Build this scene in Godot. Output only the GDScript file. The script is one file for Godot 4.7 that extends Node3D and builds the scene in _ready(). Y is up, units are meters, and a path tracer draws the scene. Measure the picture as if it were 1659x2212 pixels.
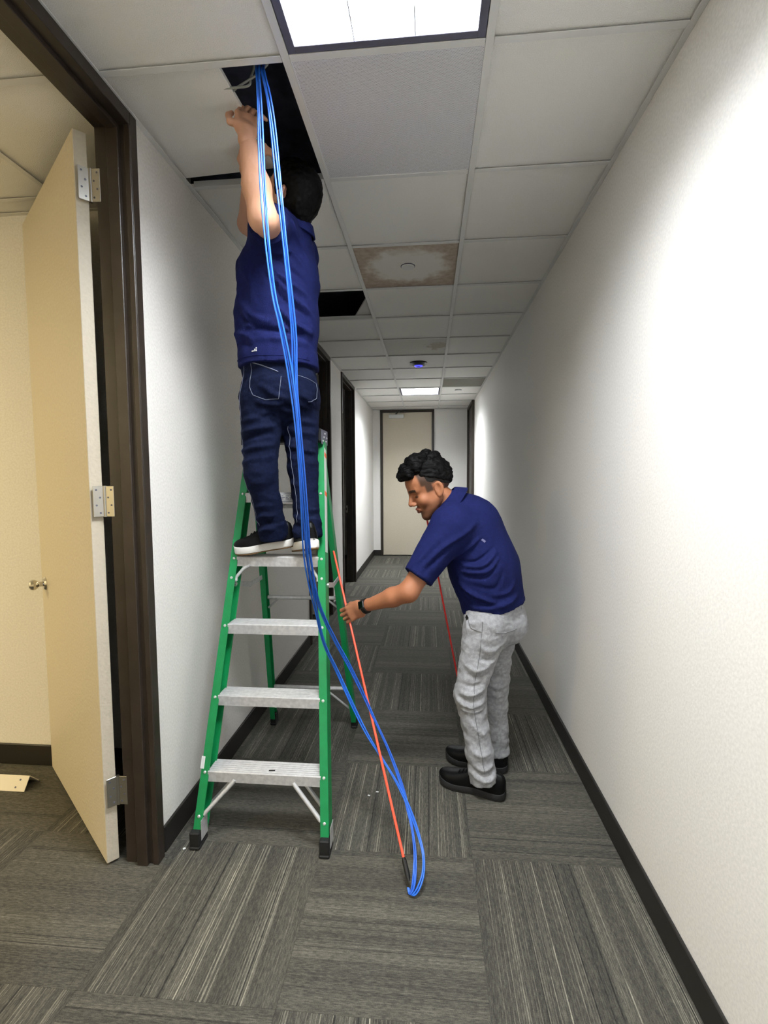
extends Node3D
# Office corridor under repair: photo axes are x right, y up, z away from the camera; v() turns them into Godot's.

const H := 2.743        # ceiling height
const XL := -1.045      # left corridor wall
const XR := 0.749       # right corridor wall
const ZE := 9.2         # end wall
const TS := 0.6096      # ceiling module
const XA := -0.432      # first main tee
const ZR := 1.5387      # a cross tee line
const CT := 0.5927      # carpet tile
const CX := -0.4238
const CZ := 1.8187

var M := {}
var taken := {}

func v(x: float, y: float, z: float) -> Vector3:
	return Vector3(x, y, -z)

func _ready() -> void:
	# ---- camera
	var cam := Camera3D.new()
	cam.name = "camera"
	cam.fov = rad_to_deg(2.0 * atan(1106.0 / 1054.27))
	cam.position = Vector3(0, 1.4735, 0)
	cam.rotation = Vector3(-0.0693, 0.0914, -0.0063)
	cam.near = 0.02
	add_child(cam)
	# ---- environment: closed rooms, no sky
	var we := WorldEnvironment.new()
	we.name = "environment"
	var env := Environment.new()
	env.background_mode = Environment.BG_COLOR
	env.background_color = Color(0, 0, 0)
	env.tonemap_mode = Environment.TONE_MAPPER_LINEAR
	env.tonemap_exposure = 1.28
	env.sdfgi_enabled = true
	env.ssao_enabled = true
	env.ssil_enabled = true
	we.environment = env
	add_child(we)
	# ---- the rooms' own lights (fittings are built further down, at the same places)
	area_light("corridor_light", v(XA + TS / 2, H + 0.078, ZR - TS / 2), 0.53, 0.53, Color(0.975, 0.988, 1.0), E_NEAR)
	area_light("corridor_light", v(XA + TS / 2, H + 0.078, ZR + 9.5 * TS), 0.53, 0.53, Color(0.975, 0.988, 1.0), E_FAR)
	area_light("corridor_light", v(XA + TS / 2, H + 0.078, ZR - 10.5 * TS), 0.53, 0.53, Color(0.975, 0.988, 1.0), E_FAR)
	area_light("corridor_light", v(XA + TS / 2, H + 0.078, ZR - 5.5 * TS), 0.53, 0.53, Color(0.975, 0.988, 1.0), E_COR)
	area_light("office_light", v(-1.665 - 4.5 * TS, H - 0.012, ZR - 0.5 * TS), 0.53, 0.53, Color(1.0, 0.91, 0.70), E_OFF)
	area_light("office_light", v(-1.665 - 3.5 * TS, H - 0.012, ZR - 4.5 * TS), 0.53, 0.53, Color(1.0, 0.91, 0.70), E_OFF)
	make_materials()
	build_floor()
	build_walls()
	build_ceiling()
	build_doors()
	build_fittings()
	build_ladder()
	build_cables()
	build_small_things()
	build_people()

const E_NEAR := 7.6
const E_COR := 10.0
const E_FAR := 10.0
const E_OFF := 5.5

func area_light(called: String, at: Vector3, sx: float, sz: float, col: Color, energy: float) -> void:
	var l := AreaLight3D.new()
	l.name = numbered(called)
	l.area_size = Vector2(sx, sz)
	l.area_normalize_energy = true
	l.light_color = col
	l.light_energy = energy
	l.area_range = 30.0
	l.area_attenuation = 2.0
	l.shadow_enabled = true
	l.position = at
	l.rotation = Vector3(-PI / 2, 0, 0)
	add_child(l)

# ------------------------------------------------------------------ helpers
func numbered(called: String) -> String:
	if not taken.has(called):
		taken[called] = 0
		return called
	taken[called] += 1
	return "%s_%03d" % [called, taken[called]]

class MB:
	var P := PackedVector3Array()
	var N := PackedVector3Array()
	var U := PackedVector2Array()
	var C := PackedColorArray()
	var I := PackedInt32Array()
	var use_c := false
	func tri(a: Vector3, b: Vector3, c: Vector3, n: Vector3, ua := Vector2.ZERO, ub := Vector2.ZERO, uc := Vector2.ZERO) -> void:
		var k := P.size()
		if (b - a).cross(c - a).dot(n) > 0.0:
			P.append_array([a, c, b]); U.append_array([ua, uc, ub])
		else:
			P.append_array([a, b, c]); U.append_array([ua, ub, uc])
		N.append_array([n, n, n])
		I.append_array([k, k + 1, k + 2])
	func quad(a: Vector3, b: Vector3, c: Vector3, d: Vector3, n: Vector3, w := 1.0, h := 1.0) -> void:
		tri(a, b, c, n, Vector2(0, 0), Vector2(w, 0), Vector2(w, h))
		tri(a, c, d, n, Vector2(0, 0), Vector2(w, h), Vector2(0, h))
	# box with chamfered edges, half extents h, chamfer e, in frame t
	func box(t: Transform3D, size: Vector3, e := 0.0) -> void:
		var h := size / 2
		e = min(e, min(h.x, min(h.y, h.z)) * 0.9)
		for ax in 3:
			for s: float in [-1.0, 1.0]:
				var n := Vector3.ZERO; n[ax] = s
				var a1 := (ax + 1) % 3
				var a2 := (ax + 2) % 3
				var q := []
				for w: Vector2 in [Vector2(-1, -1), Vector2(1, -1), Vector2(1, 1), Vector2(-1, 1)]:
					var p := Vector3.ZERO
					p[ax] = s * h[ax]; p[a1] = w.x * (h[a1] - e); p[a2] = w.y * (h[a2] - e)
					q.append(t * p)
				quad(q[0], q[1], q[2], q[3], (t.basis * n).normalized(), size[a1], size[a2])
		if e <= 0.0: return
		for ax in 3:
			var a1 := (ax + 1) % 3
			var a2 := (ax + 2) % 3
			for s1: float in [-1.0, 1.0]:
				for s2: float in [-1.0, 1.0]:
					var q := []
					for w: Vector3 in [Vector3(-1, 1, 0), Vector3(1, 1, 0), Vector3(1, 0, 1), Vector3(-1, 0, 1)]:
						var p := Vector3.ZERO
						p[ax] = w.x * (h[ax] - e); p[a1] = s1 * (h[a1] - (0.0 if w.y > 0 else e)); p[a2] = s2 * (h[a2] - (0.0 if w.z > 0 else e))
						q.append(t * p)
					var n := Vector3.ZERO; n[a1] = s1; n[a2] = s2
					quad(q[0], q[1], q[2], q[3], (t.basis * n).normalized(), size[ax], e)
		for sx: float in [-1.0, 1.0]:
			for sy: float in [-1.0, 1.0]:
				for sz: float in [-1.0, 1.0]:
					var s := Vector3(sx, sy, sz)
					var a := s * Vector3(h.x, h.y - e, h.z - e)
					var b := s * Vector3(h.x - e, h.y, h.z - e)
					var c := s * Vector3(h.x - e, h.y - e, h.z)
					tri(t * a, t * b, t * c, (t.basis * s).normalized())
	# axis-aligned box between two corners given in photo axes
	func bx(x0: float, y0: float, z0: float, x1: float, y1: float, z1: float, e := 0.0) -> void:
		box(Transform3D(Basis(), Vector3((x0 + x1) / 2, (y0 + y1) / 2, -(z0 + z1) / 2)), Vector3(abs(x1 - x0), abs(y1 - y0), abs(z1 - z0)), e)
	# straight bar of rectangular section from a to b; wide = direction of its width
	func bar(a: Vector3, b: Vector3, wide: Vector3, w: float, d: float, e := 0.0) -> void:
		var y := (b - a).normalized()
		var x := (wide - y * wide.dot(y)).normalized()
		var z := x.cross(y)
		box(Transform3D(Basis(x, y, z), (a + b) / 2), Vector3(w, (b - a).length(), d), e)
	func ring(c: Vector3, x: Vector3, y: Vector3, r: float, n: int) -> PackedVector3Array:
		var o := PackedVector3Array()
		for i in n: o.append(c + (x * cos(TAU * i / n) + y * sin(TAU * i / n)) * r)
		return o
	# round tube along a path (smooth normals), radii per point or one
	func tube(path: PackedVector3Array, r0: float, n := 8, radii := PackedFloat32Array()) -> void:
		var side := Vector3.ZERO
		var base := P.size()
		var m := path.size()
		var run := 0.0
		for i in m:
			var t := (path[min(i + 1, m - 1)] - path[max(i - 1, 0)]).normalized()
			if side == Vector3.ZERO:
				side = t.cross(Vector3.UP if abs(t.y) < 0.9 else Vector3.RIGHT).normalized()
			side = (side - t * side.dot(t)).normalized()
			var up := t.cross(side)
			var r := radii[i] if radii.size() else r0
			if i > 0: run += path[i].distance_to(path[i - 1])
			for k in n + 1:
				var d := side * cos(TAU * k / n) + up * sin(TAU * k / n)
				P.append(path[i] + d * r); N.append(d); U.append(Vector2(float(k) / n, run))
		for i in m - 1:
			for k in n:
				var a := base + i * (n + 1) + k
				var b := a + n + 1
				face(a, b, b + 1); face(a, b + 1, a + 1)
		for e in [0, m - 1]:
			var c := P.size()
			var t := (path[1] - path[0]).normalized() * -1.0 if e == 0 else (path[m - 1] - path[m - 2]).normalized()
			P.append(path[e]); N.append(t); U.append(Vector2.ZERO)
			for k in n + 1:
				P.append(P[base + e * (n + 1) + k]); N.append(t); U.append(Vector2.ZERO)
			for k in n: face(c, c + 1 + k, c + 2 + k)
	func face(a: int, b: int, c: int) -> void:
		if (P[b] - P[a]).cross(P[c] - P[a]).dot(N[a] + N[b] + N[c]) > 0.0:
			I.append_array([a, c, b])
		else:
			I.append_array([a, b, c])
	# surface of revolution: profile of (radius, height) along axis y of frame t
	func lathe(t: Transform3D, prof: PackedVector2Array, n := 20) -> void:
		for i in prof.size() - 1:
			var p := prof[i]
			var q := prof[i + 1]
			var sl := Vector2(q.y - p.y, p.x - q.x).normalized()
			var k := P.size()
			for j in n + 1:
				var d := Vector3(cos(TAU * j / n), 0, sin(TAU * j / n))
				var nn := (t.basis * (d * sl.x + Vector3.UP * sl.y)).normalized()
				P.append(t * (d * p.x + Vector3.UP * p.y)); N.append(nn); U.append(Vector2(float(j) / n, p.y))
				P.append(t * (d * q.x + Vector3.UP * q.y)); N.append(nn); U.append(Vector2(float(j) / n, q.y))
			for j in n:
				face(k + j * 2, k + j * 2 + 1, k + j * 2 + 3); face(k + j * 2, k + j * 2 + 3, k + j * 2 + 2)
	# polygon (x, y) extruded along z of frame t from z0 to z1
	func prism(t: Transform3D, poly: PackedVector2Array, z0: float, z1: float) -> void:
		var area := 0.0
		for i in poly.size(): area += poly[i].cross(poly[(i + 1) % poly.size()])
		var sg := 1.0 if area > 0 else -1.0
		for i in poly.size():
			var a := poly[i]
			var b := poly[(i + 1) % poly.size()]
			var n := Vector3((b - a).y, -(b - a).x, 0).normalized() * sg
			quad(t * Vector3(a.x, a.y, z0), t * Vector3(b.x, b.y, z0), t * Vector3(b.x, b.y, z1), t * Vector3(a.x, a.y, z1), (t.basis * n).normalized(), a.distance_to(b), abs(z1 - z0))
		var ix := Geometry2D.triangulate_polygon(poly)
		for k in range(0, ix.size(), 3):
			for s: float in [-1.0, 1.0]:
				var z := z0 if s * (z1 - z0) < 0 else z1
				tri(t * Vector3(poly[ix[k]].x, poly[ix[k]].y, z), t * Vector3(poly[ix[k + 1]].x, poly[ix[k + 1]].y, z), t * Vector3(poly[ix[k + 2]].x, poly[ix[k + 2]].y, z), (t.basis * Vector3(0, 0, s)).normalized(), poly[ix[k]], poly[ix[k + 1]], poly[ix[k + 2]])
	func mesh() -> ArrayMesh:
		var a := []
		a.resize(Mesh.ARRAY_MAX)
		a[Mesh.ARRAY_VERTEX] = P; a[Mesh.ARRAY_NORMAL] = N; a[Mesh.ARRAY_TEX_UV] = U; a[Mesh.ARRAY_INDEX] = I
		if use_c: a[Mesh.ARRAY_COLOR] = C
		var m := ArrayMesh.new()
		m.add_surface_from_arrays(Mesh.PRIMITIVE_TRIANGLES, a)
		return m

# commit as one named mesh under parent; meshes are built in world axes, a thing's node stands at its base
func obj(called: String, b: MB, m: Material, parent: Node = self) -> MeshInstance3D:
	return put(called, b.mesh(), m, parent)

func put(called: String, mesh: Mesh, m: Material, parent: Node = self) -> MeshInstance3D:
	var o := MeshInstance3D.new()
	o.name = numbered(called) if parent == self else called
	o.mesh = mesh
	o.material_override = m
	o.cast_shadow = GeometryInstance3D.SHADOW_CASTING_SETTING_ON
	parent.add_child(o, true)
	if parent.has_meta("base"): o.position = -parent.get_meta("base")
	return o

func thing(called: String, at: Vector3, label: String, category: String, group := "") -> Node3D:
	var o := Node3D.new()
	o.name = numbered(called)
	add_child(o)
	o.position = at
	o.set_meta("base", at)
	return tag(o, label, category, group)

func tag(o: Node3D, label: String, category: String, group := "") -> Node3D:
	o.set_meta("label", label)
	o.set_meta("category", category)
	if group: o.set_meta("group", group)
	return o

func struct(called: String, b: MB, m: Material, label := "") -> MeshInstance3D:
	var o := obj(called, b, m)
	o.set_meta("kind", "structure")
	if label: o.set_meta("label", label)
	return o

func slab(x0: float, y0: float, z0: float, x1: float, y1: float, z1: float, e := 0.0) -> MB:
	var b := MB.new()
	b.bx(x0, y0, z0, x1, y1, z1, e)
	return b

# ------------------------------------------------------------------ materials
func mat(col: Color, rough := 0.6, metal := 0.0) -> StandardMaterial3D:
	var m := StandardMaterial3D.new()
	m.albedo_color = col
	m.roughness = rough
	m.metallic = metal
	return m

func noise_tex(freq: float, seed_: int, c0: Color, c1: Color, size := 512, octaves := 3, normal := false, bump := 2.0) -> NoiseTexture2D:
	var n := FastNoiseLite.new()
	n.seed = seed_
	n.frequency = freq
	n.noise_type = FastNoiseLite.TYPE_SIMPLEX_SMOOTH
	n.fractal_octaves = octaves
	var t := NoiseTexture2D.new()
	t.width = size; t.height = size
	t.seamless = true
	t.generate_mipmaps = false
	t.noise = n
	t.as_normal_map = normal
	t.bump_strength = bump
	if not normal:
		var g := Gradient.new()
		g.set_color(0, c0); g.set_color(1, c1)
		t.color_ramp = g
	return t

func textured(col: Color, rough: float, tex: Texture2D, nrm: Texture2D, scale: float, nscale := 0.5) -> StandardMaterial3D:
	var m := mat(col, rough)
	if tex: m.albedo_texture = tex
	if nrm:
		m.normal_enabled = true
		m.normal_texture = nrm
		m.normal_scale = nscale
	m.uv1_triplanar = true
	m.uv1_world_triplanar = true
	m.uv1_scale = Vector3.ONE * scale
	return m

func make_materials() -> void:
	var speck := noise_tex(0.09, 3, Color(0.93, 0.93, 0.93), Color(1, 1, 1), 512, 4)
	var rough_n := noise_tex(0.12, 5, Color.BLACK, Color.WHITE, 512, 3, true, 4.0)
	var weave_n := noise_tex(0.25, 8, Color.BLACK, Color.WHITE, 512, 2, true, 6.0)
	M.wall = textured(Color(0.955, 0.945, 0.925), 0.62, speck, rough_n, 1.7, 0.07)
	M.ceil_tile = textured(Color(0.99, 0.985, 0.97), 0.9, noise_tex(0.16, 11, Color(0.915, 0.915, 0.91), Color(1, 1, 1), 512, 4), rough_n, 4.0, 0.6)
	M.tee = mat(Color(0.875, 0.875, 0.865), 0.5)
	M.base = mat(Color(0.105, 0.095, 0.085), 0.55)
	M.frame = textured(Color(0.20, 0.165, 0.135), 0.42, noise_tex(0.02, 21, Color(0.8, 0.8, 0.8), Color(1, 1, 1), 256, 3), null, 1.5)
	M.door = textured(Color(0.82, 0.78, 0.70), 0.45, speck, rough_n, 1.2, 0.15)
	M.door_edge = mat(Color(0.78, 0.76, 0.75), 0.5)
	M.steel = mat(Color(0.74, 0.73, 0.70), 0.32, 1.0)
	M.chrome = mat(Color(0.80, 0.79, 0.77), 0.14, 1.0)
	M.alu = textured(Color(0.83, 0.83, 0.83), 0.36, noise_tex(0.05, 31, Color(0.85, 0.85, 0.86), Color(1, 1, 1), 256, 4), null, 3.0)
	M.alu.metallic = 0.25
	M.green = textured(Color(0.03, 0.53, 0.29), 0.42, noise_tex(0.03, 41, Color(0.86, 0.9, 0.88), Color(1, 1, 1), 256, 3), null, 2.0)
	M.rubber = mat(Color(0.045, 0.045, 0.05), 0.7)
	M.plastic_dark = mat(Color(0.10, 0.105, 0.11), 0.35)
	M.white = mat(Color(0.86, 0.86, 0.85), 0.5)
	M.rivet = mat(Color(0.88, 0.88, 0.88), 0.3, 0.6)
	M.orange = mat(Color(0.93, 0.36, 0.13), 0.5)
	M.slab = mat(Color(0.25, 0.25, 0.25), 0.9)
	M.deck = textured(Color(0.50, 0.52, 0.62), 0.9, noise_tex(0.03, 51, Color(0.7, 0.7, 0.7), Color(1, 1, 1), 256, 3), null, 1.0)
	M.housing = mat(Color(0.88, 0.89, 0.9), 0.35)
	M.louver = mat(Color(0.86, 0.87, 0.88), 0.28, 0.85)
	M.light_trim = mat(Color(0.36, 0.36, 0.42), 0.5)
	M.blue = mat(Color(0.10, 0.34, 0.74), 0.38)
	M.blue2 = mat(Color(0.13, 0.40, 0.80), 0.38)
	M.cable_white = mat(Color(0.62, 0.64, 0.62), 0.5)
	M.rod = mat(Color(0.98, 0.33, 0.22), 0.35)
	M.rod2 = mat(Color(0.80, 0.16, 0.15), 0.4)
	M.black = mat(Color(0.03, 0.03, 0.033), 0.5)
	M.fluor = mat(Color(1, 1, 1), 0.5)
	M.fluor.emission_enabled = true
	M.fluor.emission = Color(0.95, 0.98, 1.0)
	M.fluor.emission_energy_multiplier = 2.2
	M.diffuser = mat(Color(1, 1, 1), 0.5)
	M.diffuser.emission_enabled = true
	M.diffuser.emission = Color(1.0, 0.9, 0.7)
	M.diffuser.emission_energy_multiplier = 1.2
	M.led = mat(Color(0.1, 0.1, 0.6), 0.4)
	M.led.emission_enabled = true
	M.led.emission = Color(0.22, 0.22, 1.0)
	M.led.emission_energy_multiplier = 2.5
	M.carpet = []
	for k in 3: M.carpet.append(carpet_material(70 + k, 1.0))
	for k in 3: M.carpet.append(carpet_material(80 + k, 0.25))
	M.perf = perforated_material(Color(0.90, 0.90, 0.92))
	M.perf_far = perforated_material(Color(0.50, 0.49, 0.44))
	M.stained = stained_material()
	M.stained2 = stained_small()

# carpet: yarn lines that run along v
func carpet_material(sd: int, lines: float) -> StandardMaterial3D:
	var rng := RandomNumberGenerator.new()
	rng.seed = sd
	var n := 512
	var base := PackedFloat32Array(); base.resize(n)
	var kind := PackedInt32Array(); kind.resize(n)
	# broad bands
	var x := 0
	var band := 0.0
	while x < n:
		var w := rng.randi_range(6, 46)
		band = rng.randf_range(-0.045, 0.04)
		for k in w:
			if x + k < n: base[x + k] = band
		x += w
	# light yarns in bunches
	for g in 24:
		var c := rng.randi_range(4, n - 30)
		for k in rng.randi_range(1, 4):
			var w := rng.randi_range(1, 3)
			var a := rng.randf_range(0.09, 0.22) * lines
			for q in w:
				if c + q < n: base[c + q] += a; kind[c + q] = 1
			c += w + rng.randi_range(3, 8)
			if c > n - 6: break
	# dark yarns
	for g in 5:
		var c := rng.randi_range(8, n - 14)
		var w := rng.randi_range(2, 6) if g < 2 else rng.randi_range(1, 3)
		for q in w:
			base[c + q] = -0.15 * (0.55 + 0.45 * lines); kind[c + q] = 2
	var noise := FastNoiseLite.new()
	noise.seed = sd; noise.frequency = 1.0; noise.noise_type = FastNoiseLite.TYPE_VALUE; noise.fractal_type = FastNoiseLite.FRACTAL_NONE
	var img := Image.create_empty(n, n, false, Image.FORMAT_RGB8)
	var data := PackedByteArray(); data.resize(n * n * 3)
	for yy in n:
		for xx in n:
			var f := noise.get_noise_2d(xx * 0.55, yy * 0.10) * 0.085 + noise.get_noise_2d(xx * 0.9 + 900.0, yy * 0.8) * 0.07
			var b := base[xx]
			if kind[xx] == 1: b *= 0.85 + 0.6 * noise.get_noise_2d(xx * 0.7 + 300.0, yy * 0.02)
			var l := 0.276 + b * 0.82 + f * 0.7 - 0.018 * lines
			var o := (yy * n + xx) * 3
			data[o] = int(clampf(l * 1.02, 0, 1) * 255); data[o + 1] = int(clampf(l * 0.995, 0, 1) * 255); data[o + 2] = int(clampf(l * 0.885, 0, 1) * 255)
	img = Image.create_from_data(n, n, false, Image.FORMAT_RGB8, data)
	var m := mat(Color(1, 1, 1), 0.95)
	m.albedo_texture = ImageTexture.create_from_image(img)
	m.normal_enabled = true
	var nm: Image = img.duplicate()
	nm.bump_map_to_normal_map(3.0)
	m.normal_texture = ImageTexture.create_from_image(nm)
	m.normal_scale = 0.6
	return m

func perforated_material(col: Color) -> StandardMaterial3D:
	var n := 1024
	var img := Image.create_empty(n, n, false, Image.FORMAT_RGB8)
	img.fill(col)
	var rng := RandomNumberGenerator.new(); rng.seed = 5
	var pitch := 8
	for j in range(6, n - 8, pitch):
		for i in range(6, n - 8, pitch):
			var dk := col.darkened(rng.randf_range(0.25, 0.5))
			img.fill_rect(Rect2i(i + (pitch / 2 if (j / pitch) % 2 else 0), j, 4, 4), dk)
	var m := mat(Color(1, 1, 1), 0.55)
	m.albedo_texture = ImageTexture.create_from_image(img)
	return m

func stained_material() -> StandardMaterial3D:
	var n := 512
	var ns := FastNoiseLite.new(); ns.seed = 9; ns.frequency = 0.012; ns.fractal_octaves = 4
	var img := Image.create_empty(n, n, false, Image.FORMAT_RGB8)
	var clean := Color(0.90, 0.89, 0.865)
	var stain := Color(0.66, 0.58, 0.50)
	for j in n:
		for i in n:
			var p := Vector2(i - n * 0.5, j - n * 0.52) / (n * 0.5)
			var w := ns.get_noise_2d(i, j) * 0.28
			var r := Vector2(p.x * 0.98, p.y * 1.02).length() + w * 0.6
			# a dried water mark: clean in the middle, brown towards the rim, with darker tide lines
			var a := smoothstep(0.62, 0.92, r) * 0.8
			a = max(a, 0.5 * exp(-pow((r - 0.86) / 0.05, 2.0)))
			if p.y > 0.45: a = max(a, 0.3 * smoothstep(0.45, 0.75, p.y + w))
			a = clampf(a * (0.9 + ns.get_noise_2d(i * 2.0, j * 2.0) * 0.35), 0, 1)
			var c := clean.lerp(stain, a)
			var g := ns.get_noise_2d(i * 25.0, j * 25.0) * 0.04
			img.set_pixel(i, j, Color(c.r + g, c.g + g, c.b + g))
	var m := mat(Color(1, 1, 1), 0.9)
	m.albedo_texture = ImageTexture.create_from_image(img)
	return m

func stained_small() -> StandardMaterial3D:
	var n := 256
	var ns := FastNoiseLite.new(); ns.seed = 19; ns.frequency = 0.02; ns.fractal_octaves = 4
	var img := Image.create_empty(n, n, false, Image.FORMAT_RGB8)
	for j in n:
		for i in n:
			var p := Vector2(i - n * 0.86, j - n * 0.55) / (n * 0.5)
			var a := 0.42 * (1.0 - smoothstep(0.25, 0.36, Vector2(p.x, p.y * 0.8).length() + ns.get_noise_2d(i, j) * 0.3))
			var g := ns.get_noise_2d(i * 15.0, j * 15.0) * 0.04
			var c := Color(0.82, 0.815, 0.79).lerp(Color(0.58, 0.53, 0.45), a)
			img.set_pixel(i, j, Color(c.r + g, c.g + g, c.b + g))
	var m := mat(Color(1, 1, 1), 0.9)
	m.albedo_texture = ImageTexture.create_from_image(img)
	return m

const R1 := [ [-0.545, 2.812, 1.600], [-0.536, 2.758, 1.585], [-0.534, 2.651, 1.590], [-0.534, 2.542, 1.595], [-0.531, 2.389, 1.600], [-0.519, 2.215, 1.600], [-0.504, 2.070, 1.605], [-0.486, 1.982, 1.610], [-0.466, 1.864, 1.620], [-0.454, 1.759, 1.630], [-0.447, 1.638, 1.650], [-0.445, 1.480, 1.680], [-0.447, 1.348, 1.710], [-0.453, 1.189, 1.760], [-0.450, 1.054, 1.820], [-0.446, 0.947, 1.880], [-0.430, 0.795, 1.940], [-0.385, 0.662, 1.980], [-0.323, 0.524, 1.980], [-0.262, 0.415, 1.960], [-0.201, 0.335, 1.930], [-0.145, 0.274, 1.890], [-0.098, 0.215, 1.850], [-0.064, 0.166, 1.810], [-0.037, 0.117, 1.770], [-0.020, 0.084, 1.720], [-0.020, 0.054, 1.670], [-0.034, 0.031, 1.635], [-0.050, 0.014, 1.620], [-0.065, 0.011, 1.625], [-0.072, 0.018, 1.640] ]
const R2 := [ [-0.531, 2.811, 1.600], [-0.520, 2.756, 1.585], [-0.504, 2.676, 1.590], [-0.493, 2.582, 1.595], [-0.482, 2.443, 1.600], [-0.470, 2.314, 1.600], [-0.459, 2.171, 1.605], [-0.450, 2.055, 1.610], [-0.444, 1.939, 1.620], [-0.445, 1.834, 1.625], [-0.444, 1.759, 1.630], [-0.441, 1.638, 1.650], [-0.439, 1.480, 1.680], [-0.439, 1.348, 1.710], [-0.440, 1.189, 1.760], [-0.436, 1.054, 1.820], [-0.426, 0.947, 1.880], [-0.387, 0.815, 1.940], [-0.331, 0.684, 1.980], [-0.275, 0.561, 1.990], [-0.220, 0.452, 1.970], [-0.173, 0.370, 1.940], [-0.133, 0.297, 1.900], [-0.099, 0.228, 1.860], [-0.079, 0.176, 1.820], [-0.063, 0.135, 1.780], [-0.051, 0.091, 1.720], [-0.050, 0.061, 1.670], [-0.052, 0.042, 1.640], [-0.058, 0.021, 1.625], [-0.068, 0.012, 1.620] ]

# ------------------------------------------------------------------ floor
func build_floor() -> void:
	var f := struct("floor", slab(-5.75, -0.2, -6.65, XR + 0.15, -0.007, ZE + 0.15), M.slab)
	# corridor, office, the two dark rooms and the door openings: one grid, cut at the walls
	for zone in [[XL, -6.5, XR, ZE], [-5.6, -2.0, -1.155, 2.27], [-3.6, 2.39, -1.155, ZE], [-1.155, 0.70, XL, 1.73], [-1.155, 4.15, XL, 5.17], [-1.155, 5.85, XL, 6.86]]:
		for i in range(-10, 4):
			for j in range(-16, 14):
				var x0 := CX + i * CT
				var z0 := CZ + j * CT
				var a := Vector2(max(x0, zone[0]), max(z0, zone[1]))
				var b := Vector2(min(x0 + CT, zone[2]), min(z0 + CT, zone[3]))
				if b.x - a.x < 0.004 or b.y - a.y < 0.004: continue
				var hs := posmod(i * 7919 + j * 104729 + (i * j) * 31, 997)
				carpet_tile(f, a, b, x0, z0, posmod(i + j, 2) == 1, hs % 3 + 3 * posmod(i + j, 2), (hs / 3) % 4, 0.0)

func carpet_tile(parent: Node, a: Vector2, b: Vector2, x0: float, z0: float, across: bool, kind: int, flip: int, dy: float) -> void:
	var m := MB.new()
	var g := 0.0003
	var c := [Vector2(a.x + g, a.y + g), Vector2(b.x - g, a.y + g), Vector2(b.x - g, b.y - g), Vector2(a.x + g, b.y - g)]
	var uv := []
	for p: Vector2 in c:
		var q := Vector2((p.x - x0) / CT, (p.y - z0) / CT)
		if across: q = Vector2(q.y, q.x)
		if flip & 1: q.x = 1.0 - q.x
		if flip & 2: q.y = 1.0 - q.y
		uv.append(q)
	m.tri(v(c[0].x, dy, c[0].y), v(c[1].x, dy, c[1].y), v(c[2].x, dy, c[2].y), Vector3.UP, uv[0], uv[1], uv[2])
	m.tri(v(c[0].x, dy, c[0].y), v(c[2].x, dy, c[2].y), v(c[3].x, dy, c[3].y), Vector3.UP, uv[0], uv[2], uv[3])
	for k in 4:
		var p: Vector2 = c[k]
		var q: Vector2 = c[(k + 1) % 4]
		var n := Vector3((q - p).y, 0, (q - p).x).normalized()
		m.tri(v(p.x, dy, p.y), v(q.x, dy, q.y), v(q.x, -0.007, q.y), n, uv[k], uv[(k + 1) % 4], uv[(k + 1) % 4])
		m.tri(v(p.x, dy, p.y), v(q.x, -0.007, q.y), v(p.x, -0.007, p.y), n, uv[k], uv[(k + 1) % 4], uv[k])
	obj("carpet_tile", m, M.carpet[kind], parent)

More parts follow.
